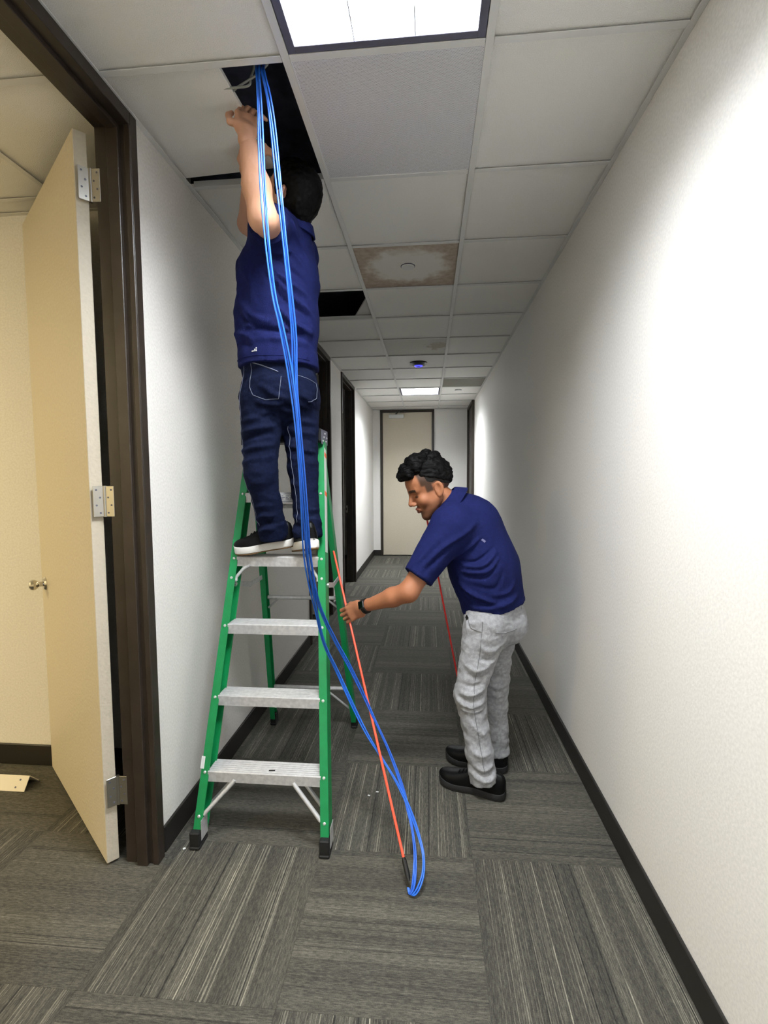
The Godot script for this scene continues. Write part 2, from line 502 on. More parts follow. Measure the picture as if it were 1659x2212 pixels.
# ------------------------------------------------------------------ walls
func build_walls() -> void:
	var top := 3.12
	struct("wall_right", slab(XR, -0.007, -6.5, XR + 0.12, top, ZE), M.wall, "pale grey painted right wall of the corridor")
	# the left wall stops at the ceiling grid, with three full-height openings
	var lw := MB.new()
	for s in [[-6.5, 0.70], [1.73, 4.15], [5.17, 5.85], [6.86, ZE]]:
		lw.bx(-1.155, -0.007, s[0], XL, H, s[1])
	struct("wall_left", lw, M.wall, "pale grey painted left wall of the corridor")
	var ew := MB.new()
	ew.bx(-3.7, -0.007, ZE, -0.905, top, ZE + 0.12)
	ew.bx(0.105, -0.007, ZE, XR + 0.12, top, ZE + 0.12)
	ew.bx(-0.905, H, ZE, 0.105, top, ZE + 0.12)
	ew.bx(-0.905, -0.007, ZE + 0.1, 0.105, H, ZE + 0.12)
	struct("wall_end", ew, M.wall, "grey wall around the door at the end of the corridor")
	struct("wall_behind", slab(-1.155, -0.007, -6.62, XR + 0.12, top, -6.5), M.wall)
	var ow := MB.new()
	ow.bx(-5.6, -0.007, 2.27, -1.155, top, 2.39)
	ow.bx(-5.72, -0.007, -2.12, -5.6, top, 2.39)
	ow.bx(-5.72, -0.007, -2.12, -1.155, top, -2.0)
	ow.bx(-1.285, H + 0.1, -6.5, -1.155, top, -2.12)
	struct("wall_office", ow, M.wall, "painted walls of the lit office on the left")
	struct("wall_side_room", slab(-3.72, -0.007, 2.39, -3.6, top, ZE), M.wall)
	# cove base along the walls
	var hb := 0.108
	for s in [["right", XR - 0.011, -6.5, XR, ZE]]:
		struct("baseboard_right", slab(s[1], 0, s[2], s[3], hb, s[4], 0.003), M.base)
	var bl := MB.new()
	for s in [[-6.5, 0.70], [1.745, 4.13], [5.19, 5.83], [6.88, ZE]]:
		bl.bx(XL, 0, s[0], XL + 0.011, hb, s[1], 0.003)
	struct("baseboard_left", bl, M.base)
	var be := MB.new()
	be.bx(XL + 0.011, 0, ZE - 0.011, -0.905, hb, ZE, 0.003)
	be.bx(0.105, 0, ZE - 0.011, XR - 0.011, hb, ZE, 0.003)
	struct("baseboard_end", be, M.base)
	var bo := MB.new()
	bo.bx(-5.6, 0, 2.259, -1.155, hb, 2.27, 0.003)
	bo.bx(-5.6, 0, -2.0, -5.589, hb, 2.259, 0.003)
	struct("baseboard_office", bo, M.base)

# ------------------------------------------------------------------ ceiling
func build_ceiling() -> void:
	var c := Node3D.new()
	c.name = "ceiling"
	c.set_meta("kind", "structure")
	add_child(c)
	obj("deck", slab(-5.75, 3.12, -6.65, XR + 0.15, 3.27, ZE + 0.15), M.deck, c)
	obj("side_room_ceiling", slab(-3.6, H, 2.39, -1.155, H + 0.02, ZE), M.ceil_tile, c)
	var xs := [XL, XA, XA + TS, XR]
	# main tees and wall angles
	for k in [1, 2]:
		var b := MB.new()
		b.bx(xs[k] - 0.012, H, -6.5, xs[k] + 0.012, H + 0.003, ZE, 0.0008)
		b.bx(xs[k] - 0.001, H + 0.003, -6.5, xs[k] + 0.001, H + 0.038, ZE)
		obj("main_tee", b, M.tee, c)
	obj("wall_angle", slab(XR - 0.021, H, -6.5, XR, H + 0.003, ZE, 0.0008), M.tee, c)
	obj("wall_angle", slab(XL, H, -6.5, XL + 0.021, H + 0.003, ZE, 0.0008), M.tee, c)
	obj("wall_angle", slab(XL + 0.021, H, ZE - 0.021, XR - 0.021, H + 0.003, ZE, 0.0008), M.tee, c)
	for k in range(-13, 13):
		var z := ZR + k * TS
		var z1: float = min(z + TS, ZE)
		for i in 3:
			var x0: float = xs[i] + (0.013 if i else 0.021)
			var x1: float = xs[i + 1] - (0.013 if i < 2 else 0.021)
			var t := MB.new()
			t.bx(x0, H, z - 0.012, x1, H + 0.003, z + 0.012, 0.0008)
			t.bx(x0, H + 0.003, z - 0.001, x1, H + 0.032, z + 0.001)
			obj("cross_tee", t, M.tee, c)
			if i == 0 and (k == 0 or k == 3): continue          # tile pushed aside, tile taken out
			if i == 1 and (k == -1 or k == 0 or k == 9 or k == -6 or k == -11): continue   # lights and air panel
			if i == 2 and k == 8: continue                     # second air panel
			if z1 - z < 0.05: continue
			var tm := MB.new()
			tm.bx(xs[i] + 0.004, H + 0.009, z + 0.004, xs[i + 1] - 0.004, H + 0.025, z1 - 0.004, 0.001)
			if i == 1 and k == 2:
				tile_with_print(c, xs[i], z, M.stained, "ceiling tile with brown water-stain ring")
				continue
			if i == 1 and k == 5:
				tile_with_print(c, xs[i], z, M.stained2, "")
				continue
			obj("ceiling_tile", tm, M.ceil_tile, c)
	# office ceiling
	for i in range(-1, 7):
		var xr: float = min(-1.665 - i * TS, -1.155)
		var xl: float = max(-1.665 - (i + 1) * TS, -5.6)
		if xr - xl < 0.03: continue
		if i >= 0:
			obj("main_tee", slab(xr - 0.012, H, -2.0, xr + 0.012, H + 0.003, 2.27, 0.0008), M.tee, c)
		for k in range(-6, 2):
			var z: float = max(ZR + k * TS, -2.0)
			var z1: float = min(ZR + (k + 1) * TS, 2.27)
			obj("cross_tee", slab(xl + 0.013, H, z - 0.012, xr - 0.013, H + 0.003, z + 0.012, 0.0008), M.tee, c)
			if (i == 4 and k == -1) or (i == 3 and k == -5): continue
			obj("ceiling_tile", slab(xl + 0.004, H + 0.009, z + 0.004, xr - 0.004, H + 0.025, z1 - 0.004, 0.001), M.ceil_tile, c)
	obj("wall_angle", slab(-5.6, H, 2.249, -1.155, H + 0.003, 2.27), M.tee, c)
	# the tile that has been slid aside over the wall, and the one lifted out further on
	var d := MB.new()
	var bs := Basis(Vector3.UP, -0.07) * Basis(Vector3.RIGHT, -0.035)
	d.box(Transform3D(bs, v(-0.948, H + 0.030, 1.785)), Vector3(0.6, 0.016, 0.6), 0.0012)
	tag(obj("loose_ceiling_tile", d, M.ceil_tile), "white ceiling tile slid aside next to the man's raised hand", "ceiling tile")
	var e := MB.new()
	e.box(Transform3D(Basis(Vector3.UP, 0.34), v(-0.24, H + 0.047, 3.93)), Vector3(0.6, 0.016, 0.6), 0.0012)
	tag(obj("loose_ceiling_tile", e, M.ceil_tile), "white ceiling tile lying askew above the farther black opening", "ceiling tile")

func tile_with_print(c: Node, x0: float, z: float, m: Material, label: String) -> void:
	var tm := MB.new()
	var a := v(x0 + 0.005, H + 0.009, z + 0.005)
	var b := v(x0 + TS - 0.005, H + 0.009, z + 0.005)
	var d := v(x0 + TS - 0.005, H + 0.009, z + TS - 0.005)
	var e := v(x0 + 0.005, H + 0.009, z + TS - 0.005)
	tm.quad(e, d, b, a, Vector3.DOWN)
	var o := obj("ceiling_tile", tm, m, c)
	var back := MB.new()
	back.bx(x0 + 0.005, H + 0.0093, z + 0.005, x0 + TS - 0.005, H + 0.025, z + TS - 0.005)
	obj("tile_body", back, M.ceil_tile, o)
	if label: o.set_meta("label", label)

# ------------------------------------------------------------------ doors
func frame_part(z0: float, z1: float, h0: float) -> MB:
	# full-height metal frame round an opening z0..z1 in the left wall: two jambs with stops, and a head
	var b := MB.new()
	var xo := -1.162
	var xi := XL + 0.016
	for s: float in [1.0, -1.0]:
		var zf := z1 if s > 0 else z0
		# plain rebate, raised stop, second rebate; the face looks into the opening
		b.bx(xo, 0, zf - s * 0.040, xi, H - 0.001, zf, 0.002)
		b.bx(xo + 0.052, 0, zf - s * 0.055, xo + 0.094, H - 0.045, zf - s * 0.038, 0.002)
		b.bx(xo + 0.112, 0, zf - s * 0.046, xi, H - 0.045, zf - s * 0.038, 0.002)
	b.bx(xo, H - 0.046, z0 + 0.040, xi, H - 0.001, z1 - 0.040, 0.002)
	b.bx(xo + 0.052, H - 0.061, z0 + 0.055, xo + 0.094, H - 0.044, z1 - 0.055, 0.002)
	return b

func hinge(parent: Node, y: float, piv: Vector3, dd: Vector3, jd: Vector3) -> void:
	# a butt hinge: leaf on the door edge (along dd), knuckle, leaf on the jamb (along jd), four screws each
	var h := MB.new()
	var up := Vector3.UP
	var a := piv + up * y
	h.box(Transform3D(Basis(dd, up, dd.cross(up)), a + dd * 0.021 + dd.cross(up) * 0.0), Vector3(0.036, 0.112, 0.003), 0.001)
	h.box(Transform3D(Basis(jd, up, jd.cross(up)), a + jd * 0.019), Vector3(0.034, 0.112, 0.003), 0.001)
	var o := obj("hinge", h, M.steel, parent)
	var k := MB.new()
	k.tube([a - up * 0.057, a + up * 0.057], 0.0065, 10)
	obj("knuckle", k, M.steel, o)
	var sc := MB.new()
	for q in 4:
		var yy := -0.042 + 0.028 * q
		sc.tube([a + dd * (0.016 + 0.012 * (q % 2)) + up * yy - dd.cross(up) * 0.0025, a + dd * (0.016 + 0.012 * (q % 2)) + up * yy + dd.cross(up) * 0.0025], 0.0036, 8)
		sc.tube([a + jd * (0.014 + 0.012 * (q % 2)) + up * yy - jd.cross(up) * 0.0025, a + jd * (0.014 + 0.012 * (q % 2)) + up * yy + jd.cross(up) * 0.0025], 0.0036, 8)
	obj("screw", sc, M.light_trim, o)

func build_doors() -> void:
	# near office door, swung wide open into the office
	var d1 := Node3D.new()
	d1.name = "door_1"
	d1.set_meta("kind", "structure")
	d1.set_meta("label", "open cream office door with round knob in dark brown frame")
	add_child(d1)
	obj("door_frame", frame_part(0.70, 1.73, H), M.frame, d1)
	var ang := atan2(0.637, -0.771)
	var dir := v(-0.771, 0, 0.637)
	var nrm := v(0.637, 0, 0.771)
	var a := v(-1.222, 0, 1.662)
	var leaf := MB.new()
	leaf.box(Transform3D(Basis(dir, Vector3.UP, dir.cross(Vector3.UP)), a + dir * 0.452 + nrm * 0.0215 + Vector3.UP * 1.347), Vector3(0.904, 2.674, 0.043), 0.002)
	var lf := obj("door_leaf", leaf, M.door, d1)
	for y in [0.29, 1.395, 2.505]:
		hinge(lf, y, v(-1.183, 0, 1.6895), -nrm, Vector3(1, 0, 0))
	# knob with rose, on the face that looks at us and on the other one
	for s: float in [-1.0, 1.0]:
		var kb := MB.new()
		var at := a + dir * 0.825 + Vector3.UP * 0.972 + (nrm * 0.043 if s > 0 else Vector3.ZERO)
		var ax := nrm * s
		var fr := Transform3D(Basis(dir, ax, dir.cross(ax)), at)
		kb.lathe(fr, [Vector2(0, 0.012), Vector2(0.028, 0.010), Vector2(0.034, 0.002), Vector2(0.034, -0.001)], 24)
		kb.lathe(fr, [Vector2(0.0, 0.068), Vector2(0.012, 0.067), Vector2(0.022, 0.062), Vector2(0.026, 0.052), Vector2(0.025, 0.043), Vector2(0.018, 0.034), Vector2(0.012, 0.028), Vector2(0.012, 0.008)], 24)
		obj("door_knob", kb, M.chrome, lf)
	var st := MB.new()
	st.bx(-1.126, 0.94, 0.7405, -1.098, 1.02, 0.7425)
	# two dark doorways further on
	for q in [[4.15, 5.17, "door_2", "first dark doorway behind the ladder"], [5.85, 6.86, "door_3", "second dark doorway in the left wall"]]:
		var dn := Node3D.new()
		dn.name = q[2]
		dn.set_meta("kind", "structure")
		dn.set_meta("label", q[3])
		add_child(dn)
		obj("door_frame", frame_part(q[0], q[1], H), M.frame, dn)
		if q[2] == "door_2":
			# its leaf stands open at a right angle inside the dark room
			var l2 := obj("door_leaf", slab(-2.10, 0.012, 5.078, -1.196, 2.68, 5.121, 0.002), M.door, dn)
			for y in [0.29, 1.395, 2.505]:
				hinge(l2, y, v(-1.187, 0, 5.127), v(-0.2, 0, -1).normalized(), Vector3(1, 0, 0))
		else:
			var sp := MB.new()
			sp.bx(-1.172, 0.99, 6.815, -1.142, 1.09, 6.821, 0.001)
			var so := obj("strike_plate", sp, M.steel, dn)
			obj("latch_hole", slab(-1.163, 1.022, 6.8145, -1.151, 1.058, 6.8155), M.black, so)
	# closed door at the end
	var d4 := Node3D.new()
	d4.name = "door_4"
	d4.set_meta("kind", "structure")
	d4.set_meta("label", "closed beige door with white closer at the corridor's end")
	add_child(d4)
	var f4 := MB.new()
	f4.bx(-0.905, 0, ZE - 0.018, -0.862, H - 0.001, ZE + 0.1, 0.002)
	f4.bx(0.062, 0, ZE - 0.018, 0.105, H - 0.001, ZE + 0.1, 0.002)
	f4.bx(-0.862, H - 0.045, ZE - 0.018, 0.062, H - 0.001, ZE + 0.1, 0.002)
	obj("door_frame", f4, M.frame, d4)
	var l4 := obj("door_leaf", slab(-0.859, 0.012, ZE + 0.012, 0.059, H - 0.049, ZE + 0.056, 0.002), M.door, d4)
	var cl := obj("door_closer", slab(-0.74, 2.585, ZE - 0.05, -0.46, 2.655, ZE + 0.012, 0.006), M.white, l4)
	var arm := MB.new()
	arm.bar(v(-0.60, 2.668, ZE - 0.03), v(-0.52, 2.705, ZE - 0.19), Vector3.UP, 0.008, 0.022, 0.001)
	arm.bar(v(-0.52, 2.712, ZE - 0.19), v(-0.42, 2.712, ZE - 0.02), Vector3.UP, 0.008, 0.022, 0.001)
	arm.bx(-0.46, 2.700, ZE - 0.03, -0.38, 2.724, ZE - 0.017)
	arm.bx(-0.62, 2.655, ZE - 0.04, -0.585, 2.672, ZE - 0.01)
	obj("closer_arm", arm, M.plastic_dark, cl)
	# a dark door and frame close to the corner in the right wall
	var d5 := Node3D.new()
	d5.name = "door_5"
	d5.set_meta("kind", "structure")
	d5.set_meta("label", "dark framed door in the right wall near the far corner")
	add_child(d5)
	var f5 := MB.new()
	f5.bx(XR - 0.045, 0, 8.19, XR, H - 0.001, 8.235, 0.002)
	f5.bx(XR - 0.045, 0, 9.12, XR, H - 0.001, 9.165, 0.002)
	f5.bx(XR - 0.045, H - 0.046, 8.235, XR, H - 0.001, 9.12, 0.002)
	obj("door_frame", f5, M.frame, d5)
	obj("door_leaf", slab(XR - 0.012, 0.01, 8.236, XR, H - 0.047, 9.119, 0.001), M.frame, d5)

# ------------------------------------------------------------------ lights and plates in the ceiling
func troffer(z0: float, label: String) -> void:
	var x0 := XA
	var t := thing("troffer_light", v(x0 + TS / 2, H, z0 + TS / 2), label, "ceiling light", "square louvred lights in the corridor ceiling")
	var h := MB.new()
	var e := 0.014
	var x1 := x0 + TS - e
	var z1 := z0 + TS - e
	x0 += e
	z0 += e
	h.bx(x0, H + 0.125, z0, x1, H + 0.130, z1)
	h.bx(x0, H + 0.004, z0, x0 + 0.004, H + 0.125, z1)
	h.bx(x1 - 0.004, H + 0.004, z0, x1, H + 0.125, z1)
	h.bx(x0 + 0.004, H + 0.004, z0, x1 - 0.004, H + 0.125, z0 + 0.004)
	h.bx(x0 + 0.004, H + 0.004, z1 - 0.004, x1 - 0.004, H + 0.125, z1)
	obj("housing", h, M.housing, t)
	var tr := MB.new()
	var w := 0.024
	tr.bx(x0, H + 0.0005, z0, x0 + w, H + 0.006, z1, 0.001)
	tr.bx(x1 - w, H + 0.0005, z0, x1, H + 0.006, z1, 0.001)
	tr.bx(x0 + w, H + 0.0005, z0, x1 - w, H + 0.006, z0 + w, 0.001)
	tr.bx(x0 + w, H + 0.0005, z1 - w, x1 - w, H + 0.006, z1, 0.001)
	obj("trim", tr, M.light_trim, t)
	# parabolic louvre: wedge blades, three by three cells
	var bw := (x1 - x0 - 2 * w)
	var bz := (z1 - z0 - 2 * w)
	var poly := PackedVector2Array([Vector2(-0.0015, 0.002), Vector2(0.0015, 0.002), Vector2(0.004, 0.03), Vector2(0.011, 0.068), Vector2(-0.011, 0.068), Vector2(-0.004, 0.03)])
	for k in 2:
		var b := MB.new()
		b.prism(Transform3D(Basis(), v(x0 + w + bw * (k + 1) / 3.0, H, z0 + w)), poly, 0.0, -bz)
		obj("louvre_blade", b, M.louver, t)
		var c := MB.new()
		c.prism(Transform3D(Basis(Vector3.UP, PI / 2), v(x0 + w, H, z0 + w + bz * (k + 1) / 3.0)), poly, 0.0, bw)
		obj("louvre_blade", c, M.louver, t)
	for k in 3:
		var b := MB.new()
		var x := x0 + w + bw * (k + 0.5) / 3.0
		b.tube([v(x, H + 0.103, z0 + 0.02), v(x, H + 0.103, z1 - 0.02)], 0.0125, 12)
		obj("tube", b, M.fluor, t)

func disc(called: String, at: Vector3, r: float, label: String) -> Node3D:
	var t := thing(called, at, label, "sprinkler cover")
	var b := MB.new()
	b.lathe(Transform3D(Basis(), at), [Vector2(0, -0.006), Vector2(r * 0.93, -0.006), Vector2(r, -0.003), Vector2(r, -0.001), Vector2(r * 0.9, 0.004)], 32)
	obj("cover_plate", b, M.white, t)
	var g := MB.new()
	g.lathe(Transform3D(Basis(), at), [Vector2(r * 0.85, 0.0005), Vector2(r * 1.10, 0.0005), Vector2(r * 1.10, 0.0035)], 32)
	obj("collar", g, M.light_trim, t)
	return t

func build_fittings() -> void:
	troffer(ZR - TS, "large glowing square ceiling light at the top of the picture")
	troffer(ZR + 9 * TS, "small glowing square ceiling light near the end door")
	troffer(ZR - 6 * TS, "square ceiling light in the corridor just behind the camera")
	troffer(ZR - 11 * TS, "square ceiling light at the closed end behind the camera")
	for p in [[4, -1], [3, -5]]:
		var x1: float = -1.665 - p[0] * TS
		var z0: float = ZR + p[1] * TS
		var t := thing("office_light_panel", v(x1 - TS / 2, H, z0 + TS / 2), "warm light panel in the office ceiling " + ("beside the back wall" if p[0] == 4 else "away from the back wall"), "ceiling light", "warm office ceiling lights")
		obj("diffuser", slab(x1 - TS + 0.03, H - 0.004, z0 + 0.03, x1 - 0.03, H + 0.006, z0 + TS - 0.03, 0.002), M.diffuser, t)
		obj("frame", slab(x1 - TS + 0.013, H + 0.0035, z0 + 0.013, x1 - 0.013, H + 0.04, z0 + TS - 0.013, 0.002), M.housing, t)
	# perforated return-air panels
	for q in [[XA, ZR, M.perf, "grey perforated air panel beside the large ceiling light"], [XA + TS, ZR + 8 * TS, M.perf_far, "dingy grey air panel in the far ceiling by the right wall"]]:
		var x: float = q[0]
		var z: float = q[1]
		var xe: float = min(x + TS, XR)
		var t := thing("return_air_panel", v((x + xe) / 2, H, z + TS / 2), q[3], "air grille")
		var b := MB.new()
		b.quad(v(x + 0.013, H + 0.003, z + TS - 0.013), v(xe - 0.013, H + 0.003, z + TS - 0.013), v(xe - 0.013, H + 0.003, z + 0.013), v(x + 0.013, H + 0.003, z + 0.013), Vector3.DOWN)
		obj("perforated_face", b, q[2], t)
		obj("back_box", slab(x + 0.005, H + 0.0035, z + 0.005, xe - 0.005, H + 0.05, z + TS - 0.005), M.housing, t)
	disc("sprinkler_cover", v(-0.125, H + 0.0055, 3.05), 0.040, "round white sprinkler cover in the stained ceiling tile")
	disc("sprinkler_cover", v(0.43, H + 0.0055, 7.30), 0.045, "faint round sprinkler cover beside the far ceiling light")
	# wireless access point with a blue ring
	var at := v(-0.112, H + 0.0085, 5.54)
	var ap := thing("wireless_access_point", at, "round ceiling-mounted network device with a blue glowing ring", "access point")
	var b := MB.new()
	b.lathe(Transform3D(Basis(), at), [Vector2(0.045, -0.036), Vector2(0.075, -0.026), Vector2(0.098, -0.012), Vector2(0.098, 0.0), Vector2(0.0, 0.0)], 32)
	obj("body", b, M.plastic_dark, ap)
	var l := MB.new()
	l.lathe(Transform3D(Basis(), at), [Vector2(0.024, -0.043), Vector2(0.041, -0.042), Vector2(0.047, -0.035)], 32)
	obj("light_ring", l, M.led, ap)
	var c := MB.new()
	c.lathe(Transform3D(Basis(), at), [Vector2(0.0, -0.045), Vector2(0.024, -0.044), Vector2(0.026, -0.036)], 24)
	obj("cap", c, M.light_trim, ap)

# ------------------------------------------------------------------ ladder
func fr(x: float, y: float) -> Vector3:      # on the plane of the front rails' faces
	return v(x, y, 1.77 + 0.30 * y)
func rr(x: float, y: float) -> Vector3:      # on the plane of the rear rails
	return v(x, y, 2.81 - 0.29 * y)
func flx(y: float) -> float: return -0.930 + 0.052 * y
func frx(y: float) -> float: return -0.402 - 0.063 * y
func rlx(y: float) -> float: return -0.930 + 0.055 * y
func rrx(y: float) -> float: return -0.437 - 0.047 * y

func channel(b: MB, a: Vector3, c: Vector3, face: Vector3, inward: Vector3, fl: float, dp: float, th: float) -> void:
	# C-section from a to c: a web on the outer side, two flanges turned inward
	var y := (c - a).normalized()
	var f := (face - y * face.dot(y)).normalized()
	var w := (inward - y * inward.dot(y) - f * inward.dot(f)).normalized()
	b.bar(a + f * 0.0 - f * th / 2, c - f * th / 2, w, fl, th, 0.0012)
	b.bar(a - f * (dp - th / 2), c - f * (dp - th / 2), w, fl, th, 0.0012)
	b.bar(a - w * (fl / 2 - th / 2) - f * dp / 2, c - w * (fl / 2 - th / 2) - f * dp / 2, f, dp - 2 * th, th, 0.0)

func build_ladder() -> void:
	var t := thing("step_ladder", v(-0.67, 0, 2.29), "green fibreglass step ladder with aluminium steps in the corridor", "ladder")
	var front := v(0, 0.287, -1).normalized()
	var back := v(0, 0.287, 1).normalized()
	var y0 := 0.055
	var y1 := 1.655
	for s: float in [-1.0, 1.0]:
		var b := MB.new()
		channel(b, fr(flx(y0) if s < 0 else frx(y0), y0), fr(flx(y1) if s < 0 else frx(y1), y1), front, Vector3(-s, 0, 0), 0.034, 0.072, 0.005)
		var rail := obj("front_rail", b, M.green, t)
		var c := MB.new()
		channel(c, rr(rlx(y0) if s < 0 else rrx(y0), y0), rr(rlx(y1) if s < 0 else rrx(y1), y1), back, Vector3(-s, 0, 0), 0.028, 0.05, 0.005)
		obj("rear_rail", c, M.green, t)
		for q in 2:
			var ft := MB.new()
			var x := (flx(0.03) if s < 0 else frx(0.03)) if q == 0 else (rlx(0.03) if s < 0 else rrx(0.03))
			var zc := 1.77 + 0.036 if q == 0 else 2.81 - 0.025
			var dp := 0.084 if q == 0 else 0.062
			var wd := 0.042 if q == 0 else 0.036
			ft.bx(x - wd / 2, 0.0, zc - dp / 2, x + wd / 2, 0.014, zc + dp / 2, 0.004)
			ft.bx(x - wd / 2 + 0.001, 0.012, zc - dp / 2 + 0.003, x + wd / 2 - 0.001, 0.070, zc + dp / 2 - 0.003, 0.004)
			var fo := obj("foot", ft, M.rubber, t)
			if q == 0:
				var br := MB.new()
				br.bx(x + (0.0215 if s > 0 else 0.0215) - 0.001, 0.028, zc - 0.02, x + 0.0225, 0.11, zc + 0.036, 0.001)
				obj("foot_bracket", br, M.alu, fo)
		# rivets on the rail faces
		for y: float in [0.115, 0.272, 0.552, 0.835, 1.035, 1.118, 1.405]:
			var rv := MB.new()
			var x := flx(y) if s < 0 else frx(y)
			rv.lathe(Transform3D(Basis(Vector3.RIGHT, front, Vector3.RIGHT.cross(front)), fr(x, y) + front * 0.0), [Vector2(0, 0.0035), Vector2(0.004, 0.003), Vector2(0.0065, 0.0)], 10)
			obj("rivet", rv, M.rivet, rail)
		if s > 0:
			# tall white warning sticker on the outer web, small tag low on the other rail
			var sk := MB.new()
			sk.bar(fr(frx(1.62) + 0.0176, 1.62) - front * 0.03, fr(frx(1.15) + 0.0176, 1.15) - front * 0.03, front, 0.045, 0.0008)
			var so := obj("sticker", sk, M.white, rail)
			for yy: float in [1.60, 1.42]:
				var sl := MB.new()
				sl.bar(fr(frx(yy) + 0.0183, yy) - front * 0.03, fr(frx(yy - 0.02) + 0.0183, yy - 0.02) - front * 0.03, front, 0.045, 0.0006)
				obj("sticker_band", sl, M.orange, so)
		else:
			var tg := MB.new()
			tg.bar(fr(flx(0.285) - 0.014, 0.285) + front * 0.0006, fr(flx(0.330) - 0.014, 0.330) + front * 0.0006, Vector3.RIGHT, 0.016, 0.0012, 0.0005)
			obj("tag", tg, M.white, rail)
	# treads: channel with a ribbed top
	var poly := PackedVector2Array()
	# section in (depth, height): lip down in front, ribs on top, lip down at the back
	poly.append_array([Vector2(0.0, -0.044), Vector2(0.0, -0.004), Vector2(0.003, 0.0)])
	for k in 6:
		var d := 0.008 + k * 0.0135
		poly.append_array([Vector2(d, 0.0), Vector2(d + 0.002, -0.003), Vector2(d + 0.005, -0.003), Vector2(d + 0.007, 0.0)])
	poly.append_array([Vector2(0.088, 0.0), Vector2(0.090, -0.003), Vector2(0.090, -0.034), Vector2(0.087, -0.034), Vector2(0.087, -0.006), Vector2(0.003, -0.006), Vector2(0.003, -0.044)])
	for k in 5:
		var y := 0.279 + 0.2825 * k
		var x0 := flx(y) + 0.0125
		var x1 := frx(y) - 0.0125
		var b := MB.new()
		b.prism(Transform3D(Basis(v(0, 0, 1), Vector3.UP, Vector3.RIGHT), fr(x0, y) + v(0, 0, -0.004)), poly, 0.0, x1 - x0)
		var st := obj("step", b, M.alu, t)
		if k == 0:
			var mk := MB.new()
			mk.box(Transform3D(Basis(Vector3.UP, 0.1), fr(-0.64, y) + v(0, 0.0006, 0.02)), Vector3(0.026, 0.0012, 0.008), 0.0004)
			obj("scuff_mark", mk, M.black, st)
		if k == 4:
			var lb := MB.new()
			lb.bx(-0.722, y - 0.036, fr(0, y).z * -1 - 0.0065, -0.679, y - 0.008, fr(0, y).z * -1 - 0.0042)
			obj("orange_sticker", lb, M.orange, st)
			var lw := MB.new()
			lw.bx(-0.679, y - 0.036, fr(0, y).z * -1 - 0.0065, -0.600, y - 0.008, fr(0, y).z * -1 - 0.0042)
			var ls := obj("white_sticker", lw, M.white, st)
			var tx := MB.new()
			for q in 3:
				for w in 4:
					tx.bx(-0.673 + w * 0.02, y - 0.0155 - q * 0.007, fr(0, y).z * -1 - 0.0070, -0.673 + w * 0.02 + 0.010 + 0.006 * ((q + w) % 2), y - 0.0125 - q * 0.007, fr(0, y).z * -1 - 0.0064)
			obj("small_print", tx, M.light_trim, ls)
	# braces under the first and the fourth step
	for s: float in [-1.0, 1.0]:
		for q in 2:
			var b := MB.new()
			var xa := -0.79 if s < 0 else -0.545
			var xb := (flx(0.12) + 0.016) if s < 0 else (frx(0.12) - 0.016)
			var dz := v(0, 0, 0.010 + 0.068 * q)
			b.tube([fr(xa, 0.245) + dz, fr(xa + s * 0.01, 0.232) + dz, fr(xb, 0.118) + dz], 0.0085, 10)
			obj("step_brace", b, M.alu, t)
		var b4 := MB.new()
		var xa4 := (flx(1.09) + 0.075) if s < 0 else (frx(1.09) - 0.075)
		var xb4 := (flx(1.04) + 0.018) if s < 0 else (frx(1.04) - 0.018)
		b4.tube([fr(xa4, 1.088) + v(0, 0, 0.012), fr(lerpf(xa4, xb4, 0.5), 1.072) + v(0, 0, 0.012), fr(xb4, 1.036) + v(0, 0, 0.012), fr(xb4, 1.02) + v(0, 0, 0.012)], 0.0075, 8)
		obj("step_brace", b4, M.alu, t)
	# rear cross bars and their braces
	for y: float in [0.255, 0.83, 1.335]:
		var b := MB.new()
		b.tube([rr(rlx(y) + 0.012, y) + v(0, 0, -0.012), rr(rrx(y) - 0.012, y) + v(0, 0, -0.012)], 0.011, 10)
		obj("rear_bar", b, M.alu, t)
		for s: float in [-1.0, 1.0]:
			var c := MB.new()
			var reach := 0.145 if y < 0.5 else 0.062
			var xr := rlx(y - reach) + 0.012 if s < 0 else rrx(y - reach) - 0.012
			c.tube([rr(xr - s * reach * 0.98, y - 0.006) + v(0, 0, -0.018), rr(xr, y - reach) + v(0, 0, -0.014)], 0.006, 8)
			obj("rear_brace", c, M.alu, t)
	# spreaders
	for s: float in [-1.0, 1.0]:
		var b := MB.new()
		var xf := (flx(1.0) + 0.0) if s < 0 else (frx(1.0) + 0.012)
		var xb := (rlx(0.95) + 0.0) if s < 0 else (rrx(0.95) + 0.012)
		b.bar(fr(xf, 1.0) + v(0, 0, 0.045), v((xf + xb) / 2, 0.955, 2.32), Vector3.UP, 0.024, 0.004, 0.001)
		b.bar(v((xf + xb) / 2, 0.955, 2.305), rr(xb, 0.955) + v(0, 0, -0.02), Vector3.UP, 0.024, 0.004, 0.001)
		var sp := obj("spreader", b, M.alu, t)
		var pn := MB.new()
		pn.tube([fr(xf - 0.01, 1.0) + v(0, 0, 0.045), fr(xf + 0.012, 1.0) + v(0, 0, 0.045)], 0.008, 10)
		obj("pivot", pn, M.rivet, sp)
	# cap: moulded plastic top with metal end plates
	var cp := MB.new()
	var cz := 2.275
	cp.bx(-0.872, 1.640, cz - 0.055, -0.492, 1.705, cz + 0.095, 0.008)
	var cap := obj("top_cap", cp, M.plastic_dark, t)
	obj("end_plate", slab(-0.4925, 1.632, cz - 0.045, -0.4900, 1.700, cz + 0.085, 0.001), M.light_trim, cap)
	obj("end_plate", slab(-0.874, 1.632, cz - 0.045, -0.8715, 1.700, cz + 0.085, 0.001), M.light_trim, cap)
